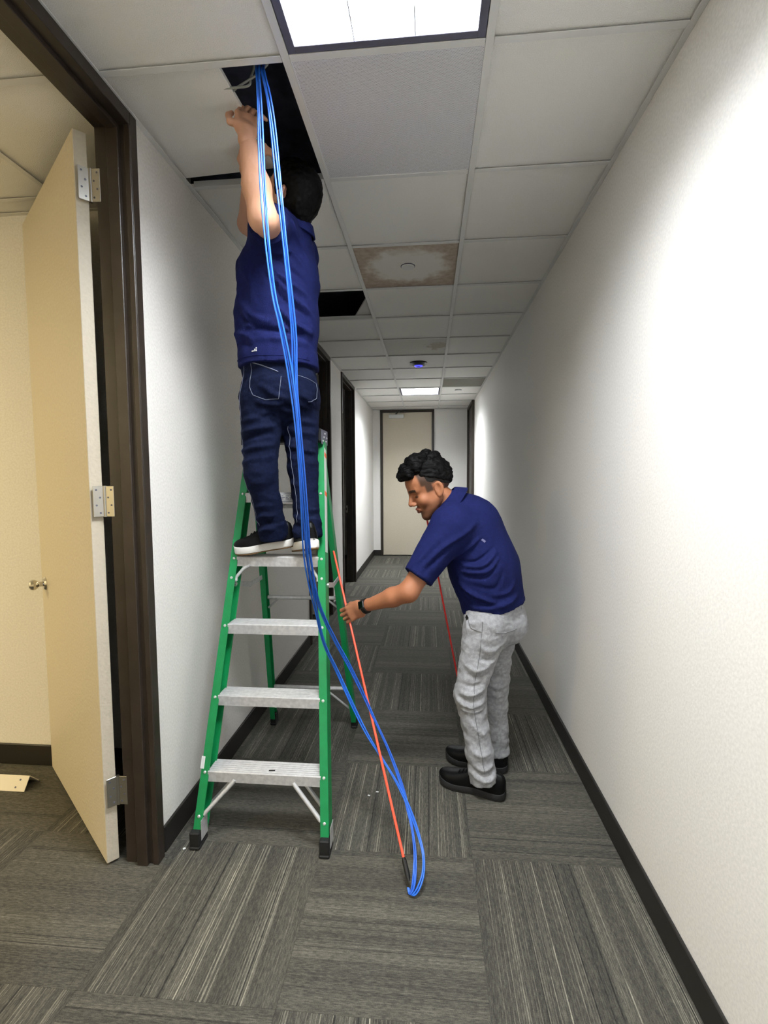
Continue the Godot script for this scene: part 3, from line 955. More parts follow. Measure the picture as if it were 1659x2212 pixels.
	for k in 5:
		var rv := MB.new()
		rv.tube([v(-0.4900, 1.648 + 0.018 * (k % 3), cz - 0.02 + 0.026 * k * 0.8), v(-0.4875, 1.648 + 0.018 * (k % 3), cz - 0.02 + 0.026 * k * 0.8)], 0.0045, 8)
		obj("rivet", rv, M.rivet, cap)

# ------------------------------------------------------------------ cables and rods
func smooth_path(pts: Array, steps := 5) -> PackedVector3Array:
	var o := PackedVector3Array()
	var n := pts.size()
	for i in n - 1:
		var p0: Vector3 = pts[max(i - 1, 0)]
		var p1: Vector3 = pts[i]
		var p2: Vector3 = pts[i + 1]
		var p3: Vector3 = pts[min(i + 2, n - 1)]
		for k in steps: o.append(p1.cubic_interpolate(p2, p0, p3, float(k) / steps))
	o.append(pts[n - 1])
	return o

func build_cables() -> void:
	var names := [["blue network cable hanging leftmost of its bundle", "blue network cable in the middle of the left bundle", "blue network cable hanging rightmost of the left bundle"], ["blue network cable hanging leftmost of the right bundle", "blue network cable in the middle of the right bundle", "blue network cable hanging rightmost of its bundle"]]
	for r in 2:
		var src: Array = [R1, R2][r]
		for k in 3:
			var pts := []
			for i in src.size():
				var q: Array = src[i]
				var f := 1.0 - smoothstep(1.3, 0.2, q[1]) * 0.45
				if q[1] < 0.2: f = 0.55
				var off := (k - 1) * 0.0066 * f
				pts.append(v(q[0] + off + 0.0015 * sin(i * 1.3 + k * 2.0), max(q[1], 0.006), q[2] + (0.003 if k == 1 else 0.0) + 0.002 * sin(i * 0.9 + k * 2.1)))
			# up through the opening and away across the plenum
			var q0: Vector3 = pts[0]
			pts.insert(0, q0 + Vector3(-0.03 - 0.01 * k, 0.22, 0.10))
			pts.insert(0, q0 + Vector3(-0.08 - 0.012 * k, 0.30, 0.42))
			var b := MB.new()
			b.tube(smooth_path(pts, 4), 0.0031, 8)
			tag(obj("network_cable", b, M.blue if (k + r) % 2 else M.blue2), names[r][k], "cable", "blue network cables hanging from the ceiling opening")
	# the bright orange push rod with its black tip, and the loops of cable taped to it
	var foot := v(-0.074, 0.040, 1.663)
	var grip := v(-0.384, 0.845, 2.252)
	var d := (grip - foot).normalized()
	var rod := thing("push_rod", foot, "bright orange fibreglass rod in the bending man's hand", "rod")
	var b := MB.new()
	b.tube([foot + d * 0.055, grip, grip + d * 0.335], 0.0052, 10)
	obj("shaft", b, M.rod, rod)
	var c := MB.new()
	c.tube([foot - d * 0.012, foot, foot + d * 0.05, foot + d * 0.06], 0.0, 10, [0.005, 0.0095, 0.0095, 0.006])
	obj("black_tip", c, M.black, rod)
	var hk := MB.new()
	hk.tube([grip + d * 0.33, grip + d * 0.352], 0.0, 8, [0.004, 0.0025])
	obj("metal_end", hk, M.steel, rod)
	var rod2 := MB.new()
	rod2.tube([v(0.233, 0.004, 2.56), v(0.047, 0.967, 2.56), v(-0.012, 1.275, 2.56)], 0.0048, 8)
	tag(obj("push_rod", rod2, M.rod2), "dark red rod standing behind the bending man", "rod")
	# grey cables crossing inside the opening
	var w1 := MB.new()
	w1.tube(smooth_path([v(-0.95, 2.79, 1.70), v(-0.72, 2.775, 1.67), v(-0.634, 2.768, 1.66), v(-0.604, 2.768, 1.66), v(-0.588, 2.775, 1.66), v(-0.585, 2.795, 1.66), v(-0.571, 2.83, 1.655), v(-0.55, 2.90, 1.60), v(-0.50, 2.93, 1.3)], 6), 0.0036, 8)
	tag(obj("ceiling_cable", w1, M.cable_white), "pale curled cable just inside the ceiling opening", "cable")
	var w2 := MB.new()
	w2.tube(smooth_path([v(-1.0, 2.78, 1.78), v(-0.70, 2.775, 1.70), v(-0.632, 2.778, 1.67), v(-0.596, 2.786, 1.66), v(-0.556, 2.797, 1.65), v(-0.524, 2.812, 1.64), v(-0.497, 2.825, 1.63), v(-0.30, 2.87, 1.55), v(0.1, 2.90, 1.45)], 6), 0.0034, 8)
	tag(obj("ceiling_cable", w2, M.cable_white), "grey cable running straight across the ceiling opening", "cable")

func build_small_things() -> void:
	# a bent pale cover plate standing on its two long edges on the office floor
	var t := thing("cover_plate", v(-2.08, 0, 2.08), "pale bent cover plate with two screw holes on the office floor", "cover plate")
	var fn := v(0, 0.55, -0.835).normalized()
	var up := v(0, 0.835, 0.55).normalized()
	var fb := Basis(Vector3.RIGHT, up, Vector3.RIGHT.cross(up))
	var mid := v(-2.075, 0.0285, 2.068)
	var b := MB.new()
	b.box(Transform3D(fb, mid), Vector3(0.335, 0.066, 0.003), 0.0008)
	obj("front_flange", b, mat(Color(0.90, 0.87, 0.80), 0.55), t)
	var rb := MB.new()
	rb.bar(v(-2.075, 0.055, 2.089), v(-2.075, 0.001, 2.140), Vector3.RIGHT, 0.335, 0.003, 0.0008)
	obj("rear_flange", rb, mat(Color(0.90, 0.87, 0.80), 0.55), t)
	for k in 2:
		var h := MB.new()
		h.tube([mid + Vector3(0.128 - 0.012 * k, 0, 0) + up * (0.016 - 0.032 * k) - fn * 0.001, mid + Vector3(0.128 - 0.012 * k, 0, 0) + up * (0.016 - 0.032 * k) + fn * 0.0022], 0.0045, 10)
		obj("screw_hole", h, M.light_trim, t)
	for s in [[-0.971, 1.769, "white scrap of paper by the door frame at the ladder's foot"], [-0.276, 2.154, "tiny white paper scrap on the carpet right of the ladder"], [-0.24, 2.183, "tiny grey crumb on the carpet right of the ladder"]]:
		var c := MB.new()
		c.box(Transform3D(Basis(Vector3(0.3, 1, 0.2).normalized(), 0.7 + s[0] * 3.0), v(s[0], 0.004, s[1])), Vector3(0.012, 0.0035, 0.007), 0.001)
		tag(obj("paper_scrap", c, M.white), s[2], "scrap")

# ------------------------------------------------------------------ people: implicit bodies meshed as surface nets
class Field:
	var typ := PackedInt32Array()
	var neg := PackedInt32Array()
	var flat := PackedInt32Array()
	var a := PackedVector3Array()
	var d := PackedVector3Array()
	var side := PackedVector3Array()
	var ex := PackedVector3Array()
	var ey := PackedVector3Array()
	var ez := PackedVector3Array()
	var rad := PackedVector3Array()
	var ra := PackedFloat32Array()
	var rb := PackedFloat32Array()
	var il := PackedFloat32Array()
	var ln := PackedFloat32Array()
	var kk := PackedFloat32Array()
	var sk := PackedFloat32Array()
	var kmax := 0.0
	func _add(t: int, p: Vector3, k: float, n: bool) -> void:
		typ.append(t); neg.append(1 if n else 0); flat.append(0); a.append(p); d.append(Vector3.ZERO); side.append(Vector3.ZERO)
		ex.append(Vector3.ZERO); ey.append(Vector3.ZERO); ez.append(Vector3.ZERO); rad.append(Vector3.ONE)
		ra.append(0.0); rb.append(0.0); il.append(0.0); ln.append(0.0); kk.append(k); sk.append(1.0)
		kmax = max(kmax, k)
	# tapered capsule; fl: 1 = cut flat at p, 2 = cut flat at q; widened by s along sd
	func cap(p: Vector3, q: Vector3, r0: float, r1: float, k := 0.02, fl := 0, sd := Vector3.ZERO, s := 1.0, n := false) -> void:
		_add(0, p, k, n)
		var i := typ.size() - 1
		d[i] = q - p; ra[i] = r0; rb[i] = r1; il[i] = 1.0 / max((q - p).length_squared(), 1e-9); ln[i] = (q - p).length(); flat[i] = fl
		if s != 1.0:
			var y := (q - p).normalized()
			side[i] = (sd - y * sd.dot(y)).normalized(); sk[i] = s
	func ell(t: Transform3D, c: Vector3, r: Vector3, k := 0.01, n := false, turn := Basis()) -> void:
		_add(1, t * c, k, n)
		var i := typ.size() - 1
		var s := t.basis.x.length()
		var b := t.basis.orthonormalized() * turn
		ex[i] = b.x; ey[i] = b.y; ez[i] = b.z; rad[i] = r * s
	func one(i: int, p: Vector3) -> float:
		var q := p - a[i]
		if typ[i] == 0:
			if sk[i] != 1.0: q -= side[i] * (q.dot(side[i]) * (1.0 - 1.0 / sk[i]))
			var h := q.dot(d[i]) * il[i]
			var lo := -0.6 if flat[i] & 1 else 0.0
			var hi := 1.6 if flat[i] & 2 else 1.0
			var hc := clampf(h, lo, hi)
			var e := (q - d[i] * hc).length() - lerpf(ra[i], rb[i], clampf(hc, 0.0, 1.0))
			if flat[i] & 1: e = max(e, -h * ln[i])
			if flat[i] & 2: e = max(e, (h - 1.0) * ln[i])
			return e
		var l := Vector3(q.dot(ex[i]), q.dot(ey[i]), q.dot(ez[i]))
		var r := rad[i]
		var u := l / r
		var k0 := u.length()
		if k0 < 0.001: return -min(r.x, min(r.y, r.z))
		return k0 * (k0 - 1.0) / (u / r).length()
	func eval(p: Vector3, ids: PackedInt32Array) -> float:
		var r := 1.0e3
		for i in ids:
			var e := one(i, p)
			var k := kk[i]
			if neg[i]:
				var h := maxf(k - absf(-e - r), 0.0) / k
				r = maxf(r, -e) + h * h * k * 0.25
			else:
				var h := maxf(k - absf(e - r), 0.0) / k
				r = minf(r, e) - h * h * k * 0.25
		return r
	func all() -> PackedInt32Array:
		var o := PackedInt32Array()
		for i in typ.size(): if not neg[i]: o.append(i)
		for i in typ.size(): if neg[i]: o.append(i)
		return o
	func near(c: Vector3, reach: float) -> PackedInt32Array:
		var o := PackedInt32Array()
		var n := PackedInt32Array()
		var best := 1.0e9
		var bi := -1
		for i in typ.size():
			var e := one(i, c)
			if neg[i]:
				if e < reach + 0.02: n.append(i)
				continue
			if e < best: best = e; bi = i
			if e < reach + kmax: o.append(i)
		if o.is_empty() and bi >= 0: o.append(bi)
		o.append_array(n)
		return o
	# nearest point of the surface
	func snap(p: Vector3) -> Vector3:
		var ids := near(p, 0.15)
		for k in 8:
			var e := eval(p, ids)
			var g := grad(p, ids)
			p -= g * e * 0.8
		return p
	func grad(p: Vector3, ids: PackedInt32Array) -> Vector3:
		var h := 0.002
		return Vector3(eval(p + Vector3(h, 0, 0), ids) - eval(p - Vector3(h, 0, 0), ids), eval(p + Vector3(0, h, 0), ids) - eval(p - Vector3(0, h, 0), ids), eval(p + Vector3(0, 0, h), ids) - eval(p - Vector3(0, 0, h), ids)).normalized()

class Net:
	var P := PackedVector3Array()
	var N := PackedVector3Array()
	var C := PackedColorArray()
	var I := PackedInt32Array()
	# append the surface of f meshed with the given cell; bounds from the prims
	func add(f: Field, cell: float, move, tint) -> void:
		var lo := Vector3.ONE * 1e9
		var hi := -lo
		for i in f.typ.size():
			if f.neg[i]: continue
			var r := maxf(f.ra[i], f.rb[i]) * maxf(f.sk[i], 1.0) + f.kk[i] * 0.3
			if f.typ[i] == 1: r = maxf(f.rad[i].x, maxf(f.rad[i].y, f.rad[i].z)) + f.kk[i] * 0.3
			for q: Vector3 in [f.a[i], f.a[i] + f.d[i]]:
				lo = lo.min(q - Vector3.ONE * r); hi = hi.max(q + Vector3.ONE * r)
		lo -= Vector3.ONE * cell * 3.0
		var nx := int((hi.x - lo.x) / cell) + 5
		var ny := int((hi.y - lo.y) / cell) + 5
		var nz := int((hi.z - lo.z) / cell) + 5
		var sy := nx
		var sz := nx * ny
		var val := PackedFloat32Array(); val.resize(nx * ny * nz); val.fill(99.0)
		var idx := PackedInt32Array(); idx.resize(nx * ny * nz); idx.fill(-1)
		var B := 6
		var blocks := {}
		var get_v := func(x: int, y: int, z: int) -> float:
			var o := x + y * sy + z * sz
			var w := val[o]
			if w != 99.0: return w
			var bk := (x / B) + (y / B) * 1000 + (z / B) * 1000000
			var ids = blocks.get(bk)
			if ids == null:
				ids = f.near(lo + Vector3((x / B) + 0.5, (y / B) + 0.5, (z / B) + 0.5) * B * cell, B * cell * 0.87)
				blocks[bk] = ids
			w = f.eval(lo + Vector3(x, y, z) * cell, ids)
			val[o] = w
			return w
		var stack := PackedInt32Array()
		var dirs := [Vector3i(1, 0, 0), Vector3i(-1, 0, 0), Vector3i(0, 1, 0), Vector3i(0, -1, 0), Vector3i(0, 0, 1), Vector3i(0, 0, -1)]
		for i in f.typ.size():
			if f.neg[i]: continue
			var s := Vector3i(((f.a[i] + f.d[i] * 0.5 - lo) / cell).floor())
			for dd: Vector3i in dirs:
				var q := s
				if get_v.call(q.x, q.y, q.z) >= 0.0: continue
				while q.x > 0 and q.y > 0 and q.z > 0 and q.x < nx - 2 and q.y < ny - 2 and q.z < nz - 2:
					var w := q + dd
					if get_v.call(w.x, w.y, w.z) >= 0.0:
						var m := Vector3i(min(q.x, w.x), min(q.y, w.y), min(q.z, w.z))
						stack.append(m.x + m.y * sy + m.z * sz)
						break
					q = w
		var cells := PackedInt32Array()
		var start := P.size()
		var cx := [0, 1, 0, 1, 0, 1, 0, 1]
		var cy := [0, 0, 1, 1, 0, 0, 1, 1]
		var cz := [0, 0, 0, 0, 1, 1, 1, 1]
		var ed := [[0, 1], [2, 3], [4, 5], [6, 7], [0, 2], [1, 3], [4, 6], [5, 7], [0, 4], [1, 5], [2, 6], [3, 7]]
		var g := PackedFloat32Array(); g.resize(8)
		while stack.size():
			var o := stack[stack.size() - 1]
			stack.resize(stack.size() - 1)
			if idx[o] != -1: continue
			var z := o / sz
			var y := (o - z * sz) / sy
			var x := o - z * sz - y * sy
			if x < 1 or y < 1 or z < 1 or x > nx - 3 or y > ny - 3 or z > nz - 3: continue
			var cnt := 0
			for k in 8:
				g[k] = get_v.call(x + cx[k], y + cy[k], z + cz[k])
				if g[k] < 0.0: cnt += 1
			if cnt == 0 or cnt == 8:
				idx[o] = -2
				continue
			var acc := Vector3.ZERO
			var m := 0
			for e in ed:
				var u: int = e[0]
				var w: int = e[1]
				if (g[u] < 0.0) != (g[w] < 0.0):
					var t := g[u] / (g[u] - g[w])
					acc += Vector3(lerpf(cx[u], cx[w], t), lerpf(cy[u], cy[w], t), lerpf(cz[u], cz[w], t))
					m += 1
			idx[o] = P.size()
			P.append(lo + (Vector3(x, y, z) + acc / m) * cell)
			cells.append(o)
			stack.append_array([o + 1, o - 1, o + sy, o - sy, o + sz, o - sz])
		for o in cells:
			var v0 := val[o] < 0.0
			for ax in 3:
				var st: int = [1, sy, sz][ax]
				var s1: int = [sy, sz, 1][ax]
				var s2: int = [sz, 1, sy][ax]
				var v1 := val[o + st] < 0.0
				if v0 == v1: continue
				var q0 := idx[o]
				var q1 := idx[o - s1]
				var q2 := idx[o - s1 - s2]
				var q3 := idx[o - s2]
				if q0 < 0 or q1 < 0 or q2 < 0 or q3 < 0: continue
				if v0: I.append_array([q0, q2, q1, q0, q3, q2])
				else: I.append_array([q0, q1, q2, q0, q2, q3])
		normals()
		if move != null:
			for i in range(start, P.size()): P[i] += N[i] * float(move.call(P[i], N[i]))
			normals()
		for i in range(start, P.size()): C.append(tint.call(P[i], N[i]) if tint != null else Color.WHITE)
	func normals() -> void:
		N.resize(P.size())
		N.fill(Vector3.ZERO)
		for k in range(0, I.size(), 3):
			var n := (P[I[k + 2]] - P[I[k]]).cross(P[I[k + 1]] - P[I[k]])
			N[I[k]] += n; N[I[k + 1]] += n; N[I[k + 2]] += n
		for i in N.size(): N[i] = N[i].normalized()
	func mesh() -> ArrayMesh:
		var q := []
		q.resize(Mesh.ARRAY_MAX)
		q[Mesh.ARRAY_VERTEX] = P; q[Mesh.ARRAY_NORMAL] = N; q[Mesh.ARRAY_COLOR] = C; q[Mesh.ARRAY_INDEX] = I
		var m := ArrayMesh.new()
		m.add_surface_from_arrays(Mesh.PRIMITIVE_TRIANGLES, q)
		return m

# folds of cloth: each stroke is a polyline on the cloth with a half width and a height; a little noise on top
class Folds:
	var A := PackedVector3Array()
	var B := PackedVector3Array()
	var R := PackedFloat32Array()
	var H := PackedFloat32Array()
	var lo := PackedVector3Array()
	var hi := PackedVector3Array()
	var noise := FastNoiseLite.new()
	var amp := 0.002
	var stretch := Vector3.ONE
	func stroke(f: Field, pts: Array, r: float, h: float) -> void:
		var m := []
		var n := pts.size()
		for i in n - 1:
			for k in 5:
				m.append(f.snap((pts[i] as Vector3).cubic_interpolate(pts[i + 1], pts[max(i - 1, 0)], pts[min(i + 2, n - 1)], k / 5.0)))
		m.append(f.snap(pts[n - 1]))
		for i in m.size() - 1:
			A.append(m[i]); B.append(m[i + 1]); R.append(r)
			# folds swell in the middle and die out at both ends
			H.append(h * (0.15 + 0.85 * sin(PI * (i + 0.5) / (m.size() - 1))))
			lo.append((m[i] as Vector3).min(m[i + 1]) - Vector3.ONE * r * 2.6); hi.append((m[i] as Vector3).max(m[i + 1]) + Vector3.ONE * r * 2.6)
	func move(p: Vector3, _n: Vector3) -> float:
		var up := 0.0
		var dn := 0.0
		for i in A.size():
			if p.x < lo[i].x or p.y < lo[i].y or p.z < lo[i].z or p.x > hi[i].x or p.y > hi[i].y or p.z > hi[i].z: continue
			var ab := B[i] - A[i]
			var t := clampf((p - A[i]).dot(ab) / max(ab.length_squared(), 1e-9), 0.0, 1.0)
			var e := (p - A[i] - ab * t).length() / R[i]
			var w := exp(-e * e) * H[i]
			if w > 0.0: up = max(up, w)
			else: dn = min(dn, w)
		return up + dn + noise.get_noise_3dv(p * stretch) * amp

func folds(sd: int, freq: float, amp: float) -> Folds:
	var f := Folds.new()
	f.noise.seed = sd
	f.noise.frequency = freq
	f.noise.fractal_octaves = 2
	f.noise.noise_type = FastNoiseLite.TYPE_SIMPLEX_SMOOTH
	f.amp = amp
	return f

func vpts(l: Array) -> Array:
	var o := []
	for q in l: o.append(v(q[0], q[1], q[2]))
	return o

func mirror(c: Vector3) -> Vector3: return Vector3(-c.x, c.y, c.z)

# head in its own axes: x to the person's left, y up, z forward; about 0.24 tall
func head_field(f: Field, t: Transform3D) -> void:
	f.ell(t, Vector3(0, 0.045, -0.012), Vector3(0.076, 0.088, 0.098), 0.02)
	f.ell(t, Vector3(0, -0.030, 0.030), Vector3(0.060, 0.082, 0.060), 0.03)
	f.ell(t, Vector3(0, 0.050, 0.040), Vector3(0.062, 0.050, 0.055), 0.03)
	for s: float in [-1.0, 1.0]:
		f.cap(t * Vector3(s * 0.056, -0.045, -0.005), t * Vector3(s * 0.022, -0.098, 0.062), 0.021, 0.019, 0.03)       # jaw
		f.ell(t, Vector3(s * 0.042, -0.028, 0.060), Vector3(0.022, 0.020, 0.020), 0.025)                              # cheek
		f.cap(t * Vector3(s * 0.012, 0.025, 0.086), t * Vector3(s * 0.046, 0.024, 0.070), 0.009, 0.009, 0.018)          # brow
	f.ell(t, Vector3(0, -0.104, 0.068), Vector3(0.024, 0.016, 0.018), 0.02)                                           # chin
	f.cap(t * Vector3(0, 0.016, 0.090), t * Vector3(0, -0.026, 0.110), 0.008, 0.0125, 0.016)                            # nose
	for s: float in [-1.0, 1.0]:
		f.ell(t, Vector3(s * 0.0125, -0.033, 0.098), Vector3(0.0085, 0.008, 0.011), 0.008)
		f.ell(t, Vector3(s * 0.034, 0.004, 0.090), Vector3(0.018, 0.0125, 0.016), 0.010, true)                         # eye sockets
	f.cap(t * Vector3(-0.020, -0.063, 0.086), t * Vector3(0.020, -0.063, 0.086), 0.006, 0.006, 0.010)
	f.ell(t, Vector3(0, -0.058, 0.0925), Vector3(0.021, 0.0065, 0.0085), 0.007)                                       # lips
	f.ell(t, Vector3(0, -0.071, 0.0905), Vector3(0.018, 0.0070, 0.0085), 0.007)
	f.cap(t * Vector3(-0.019, -0.0645, 0.1000), t * Vector3(0.019, -0.0645, 0.1000), 0.0022, 0.0022, 0.004, 0, Vector3.ZERO, 1.0, true)
	for s: float in [-1.0, 1.0]:
		f.ell(t, Vector3(s * 0.033, 0.003, 0.0755), Vector3(0.0145, 0.0125, 0.0125), 0.004)                           # lids
		var turn := Basis(Vector3.UP, s * -0.45) * Basis(Vector3.RIGHT, -0.22)
		f.ell(t, Vector3(s * 0.081, -0.006, -0.016), Vector3(0.0075, 0.033, 0.021), 0.006, false, turn)                # ears
		f.ell(t, Vector3(s * 0.0895, 0.001, -0.0105), Vector3(0.0095, 0.020, 0.0115), 0.004, true, turn)
		f.ell(t, Vector3(s * 0.079, -0.032, -0.008), Vector3(0.0065, 0.010, 0.009), 0.006)

func skin_tint(t: Transform3D, skin: Color, lips: Color, dark: Color, beard: float, fade: float, p: Vector3) -> Color:
	var q := t.affine_inverse() * p
	var c := skin
	var s := absf(q.x)
	# brows
	if q.z > 0.05:
		if s > 0.012 and s < 0.055 and absf(q.y - 0.0265 + 0.10 * maxf(s - 0.040, 0.0)) < 0.0058: c = skin.lerp(dark, 0.9)
		# lash line
		if s > 0.019 and s < 0.047 and absf(q.y + 0.0050 - 10.0 * pow(s - 0.033, 2.0)) < 0.0028 and q.z < 0.097: c = skin.lerp(dark, 0.8)
	if q.z > 0.082 and s < 0.022 and q.y < -0.052 and q.y > -0.079: c = lips
	# stubble on lip, chin and jaw; cropped hair above the ears, with soft edges
	var b := 0.0
	b = max(b, 0.60 * smoothstep(0.01, 0.035, q.z) * smoothstep(-0.066, -0.080, q.y))
	b = max(b, 0.60 * smoothstep(0.072, 0.080, q.z) * smoothstep(0.030, 0.022, s) * smoothstep(-0.038, -0.045, q.y) * smoothstep(-0.060, -0.053, q.y))
	b = max(b, 0.42 * smoothstep(-0.030, -0.010, q.z) * smoothstep(-0.036, -0.060, q.y) * smoothstep(0.030, 0.040, s))
	b *= beard
	if s < 0.0765:
		b = max(b, fade * smoothstep(0.056, 0.044, q.z) * smoothstep(0.018, 0.030, q.y - 0.25 * maxf(q.z - 0.02, 0.0)) * smoothstep(0.036, 0.046, s))
		b = max(b, fade * smoothstep(0.040, 0.030, q.z) * smoothstep(0.0, 0.008, q.z) * smoothstep(-0.010, 0.002, q.y) * smoothstep(0.045, 0.055, s))
		b = max(b, fade * smoothstep(-0.040, -0.052, q.z) * smoothstep(-0.042, -0.026, q.y))
	if c == skin: c = skin.lerp(dark, b)
	return c

# hair cap: the cranium let out, cut along the hair line
func hair_field(f: Field, t: Transform3D, thick: float, n0: Vector3, p0: Vector3) -> void:
	f.ell(t, Vector3(0, 0.047, -0.014), Vector3(0.076, 0.088, 0.098) + Vector3(0.8, 1, 1) * thick, 0.02)
	var n := n0.normalized()
	# what lies in front of and below the hair line goes
	f.ell(t, p0 - n * 0.80, Vector3.ONE * 0.80, 0.006, true)
	for s: float in [-1.0, 1.0]:
		f.ell(t, Vector3(s * 0.083, -0.004, -0.016), Vector3(0.024, 0.036, 0.022), 0.006, true)

# a polo collar: a folded band standing round the neck, open in front
func collar(parent: Node, c: Vector3, ax: Vector3, front: Vector3, r_top: float, r_low: float, h: float, point: float, m: Material) -> void:
	var b := MB.new()
	var fz := (front - ax * front.dot(ax)).normalized()
	var sx := ax.cross(fz)
	var n := 28
	var prof := []
	for i in n + 1:
		var a := lerpf(0.22, TAU - 0.22, float(i) / n)
		var d := fz * cos(a) + sx * sin(a)
		var w := pow(max(cos(a), 0.0), 3.0)
		# inner foot, inner top, outer top, outer hem, under the hem
		prof.append([c + d * (r_top - 0.004) - ax * 0.02, c + d * (r_top - 0.004) + ax * h, c + d * (r_top + 0.001) + ax * (h + 0.003), c + d * (r_top + 0.006) + ax * h, c + d * (r_low + point * 0.3 * w) - ax * (point * w + 0.012), c + d * (r_low - 0.006) - ax * (point * w + 0.014)])
	for i in n:
		for k in 5:
			var q0: Vector3 = prof[i][k]
			var q1: Vector3 = prof[i + 1][k]
			var q2: Vector3 = prof[i + 1][k + 1]
			var q3: Vector3 = prof[i][k + 1]
			var nn := (q1 - q0).cross(q3 - q0).normalized()
			var a := lerpf(0.22, TAU - 0.22, (i + 0.5) / n)
			var d := fz * cos(a) + sx * sin(a)
			if nn.dot(d * (-1.0 if k == 0 or k == 4 else 1.0) + (ax if k == 1 or k == 2 else Vector3.ZERO) * 0.3) < 0: nn = -nn
			var base := b.P.size()
			for w in [q0, q1, q2, q3]: b.P.append(w); b.U.append(Vector2.ZERO)
			for w in 4:
				var a2 := lerpf(0.22, TAU - 0.22, float(i + (1 if w == 1 or w == 2 else 0)) / n)
				var d2 := fz * cos(a2) + sx * sin(a2)
				b.N.append((nn + (d2 - d) * (-1.0 if k == 0 or k == 4 else 1.0)).normalized())
			b.face(base, base + 1, base + 2); b.face(base, base + 2, base + 3)
	obj("collar", b, m, parent)

# an open hand: wrist w, forward f (towards the fingers), palm normal n (out of the palm), thumb side s
func hand(f: Field, w: Vector3, fw: Vector3, n: Vector3, s: Vector3, curl: Array, thumb: Array, sc := 1.0) -> void:
	f.cap(w - fw * 0.03, w + fw * 0.012, 0.026 * sc, 0.026 * sc, 0.015, 0, s, 1.15)
	f.cap(w + fw * 0.02 * sc, w + fw * 0.075 * sc, 0.0150 * sc, 0.0135 * sc, 0.02, 0, s, 2.7)
	f.cap(w + fw * 0.018 * sc + s * 0.020 * sc + n * 0.006, w + fw * 0.05 * sc + s * 0.030 * sc + n * 0.008, 0.016 * sc, 0.013 * sc, 0.012)
	var lens := [0.041, 0.045, 0.042, 0.034]
	for i in 4:
		var o := (1.5 - i) * 0.0196 * sc
		var p := w + fw * (0.083 - absf(i - 1.0) * 0.004) * sc + s * o
		var root := w + fw * 0.05 * sc + s * o * 0.85
		f.cap(root, p, 0.0095 * sc, 0.0095 * sc, 0.006)
		var ang := 0.0
		var l: float = lens[i] * sc
		var r := (0.0092 if i < 3 else 0.0080) * sc
		for j in 3:
			ang += curl[i][j]
			var dr := (fw * cos(ang) + n * sin(ang) + s * (1.5 - i) * 0.05).normalized()
			var q := p + dr * l
			f.cap(p, q, r, r * 0.92, 0.004)
			p = q
			l *= 0.66
			r *= 0.93
	var p2 := w + fw * 0.030 * sc + s * 0.030 * sc + n * 0.006
	for j in 3:
		var q: Vector3 = p2 + (fw * thumb[j][0] + s * thumb[j][1] + n * thumb[j][2]).normalized() * [0.030, 0.032, 0.024][j] * sc
		f.cap(p2, q, [0.0135, 0.0108, 0.0098][j] * sc, [0.011, 0.010, 0.0085][j] * sc, 0.006)
		p2 = q

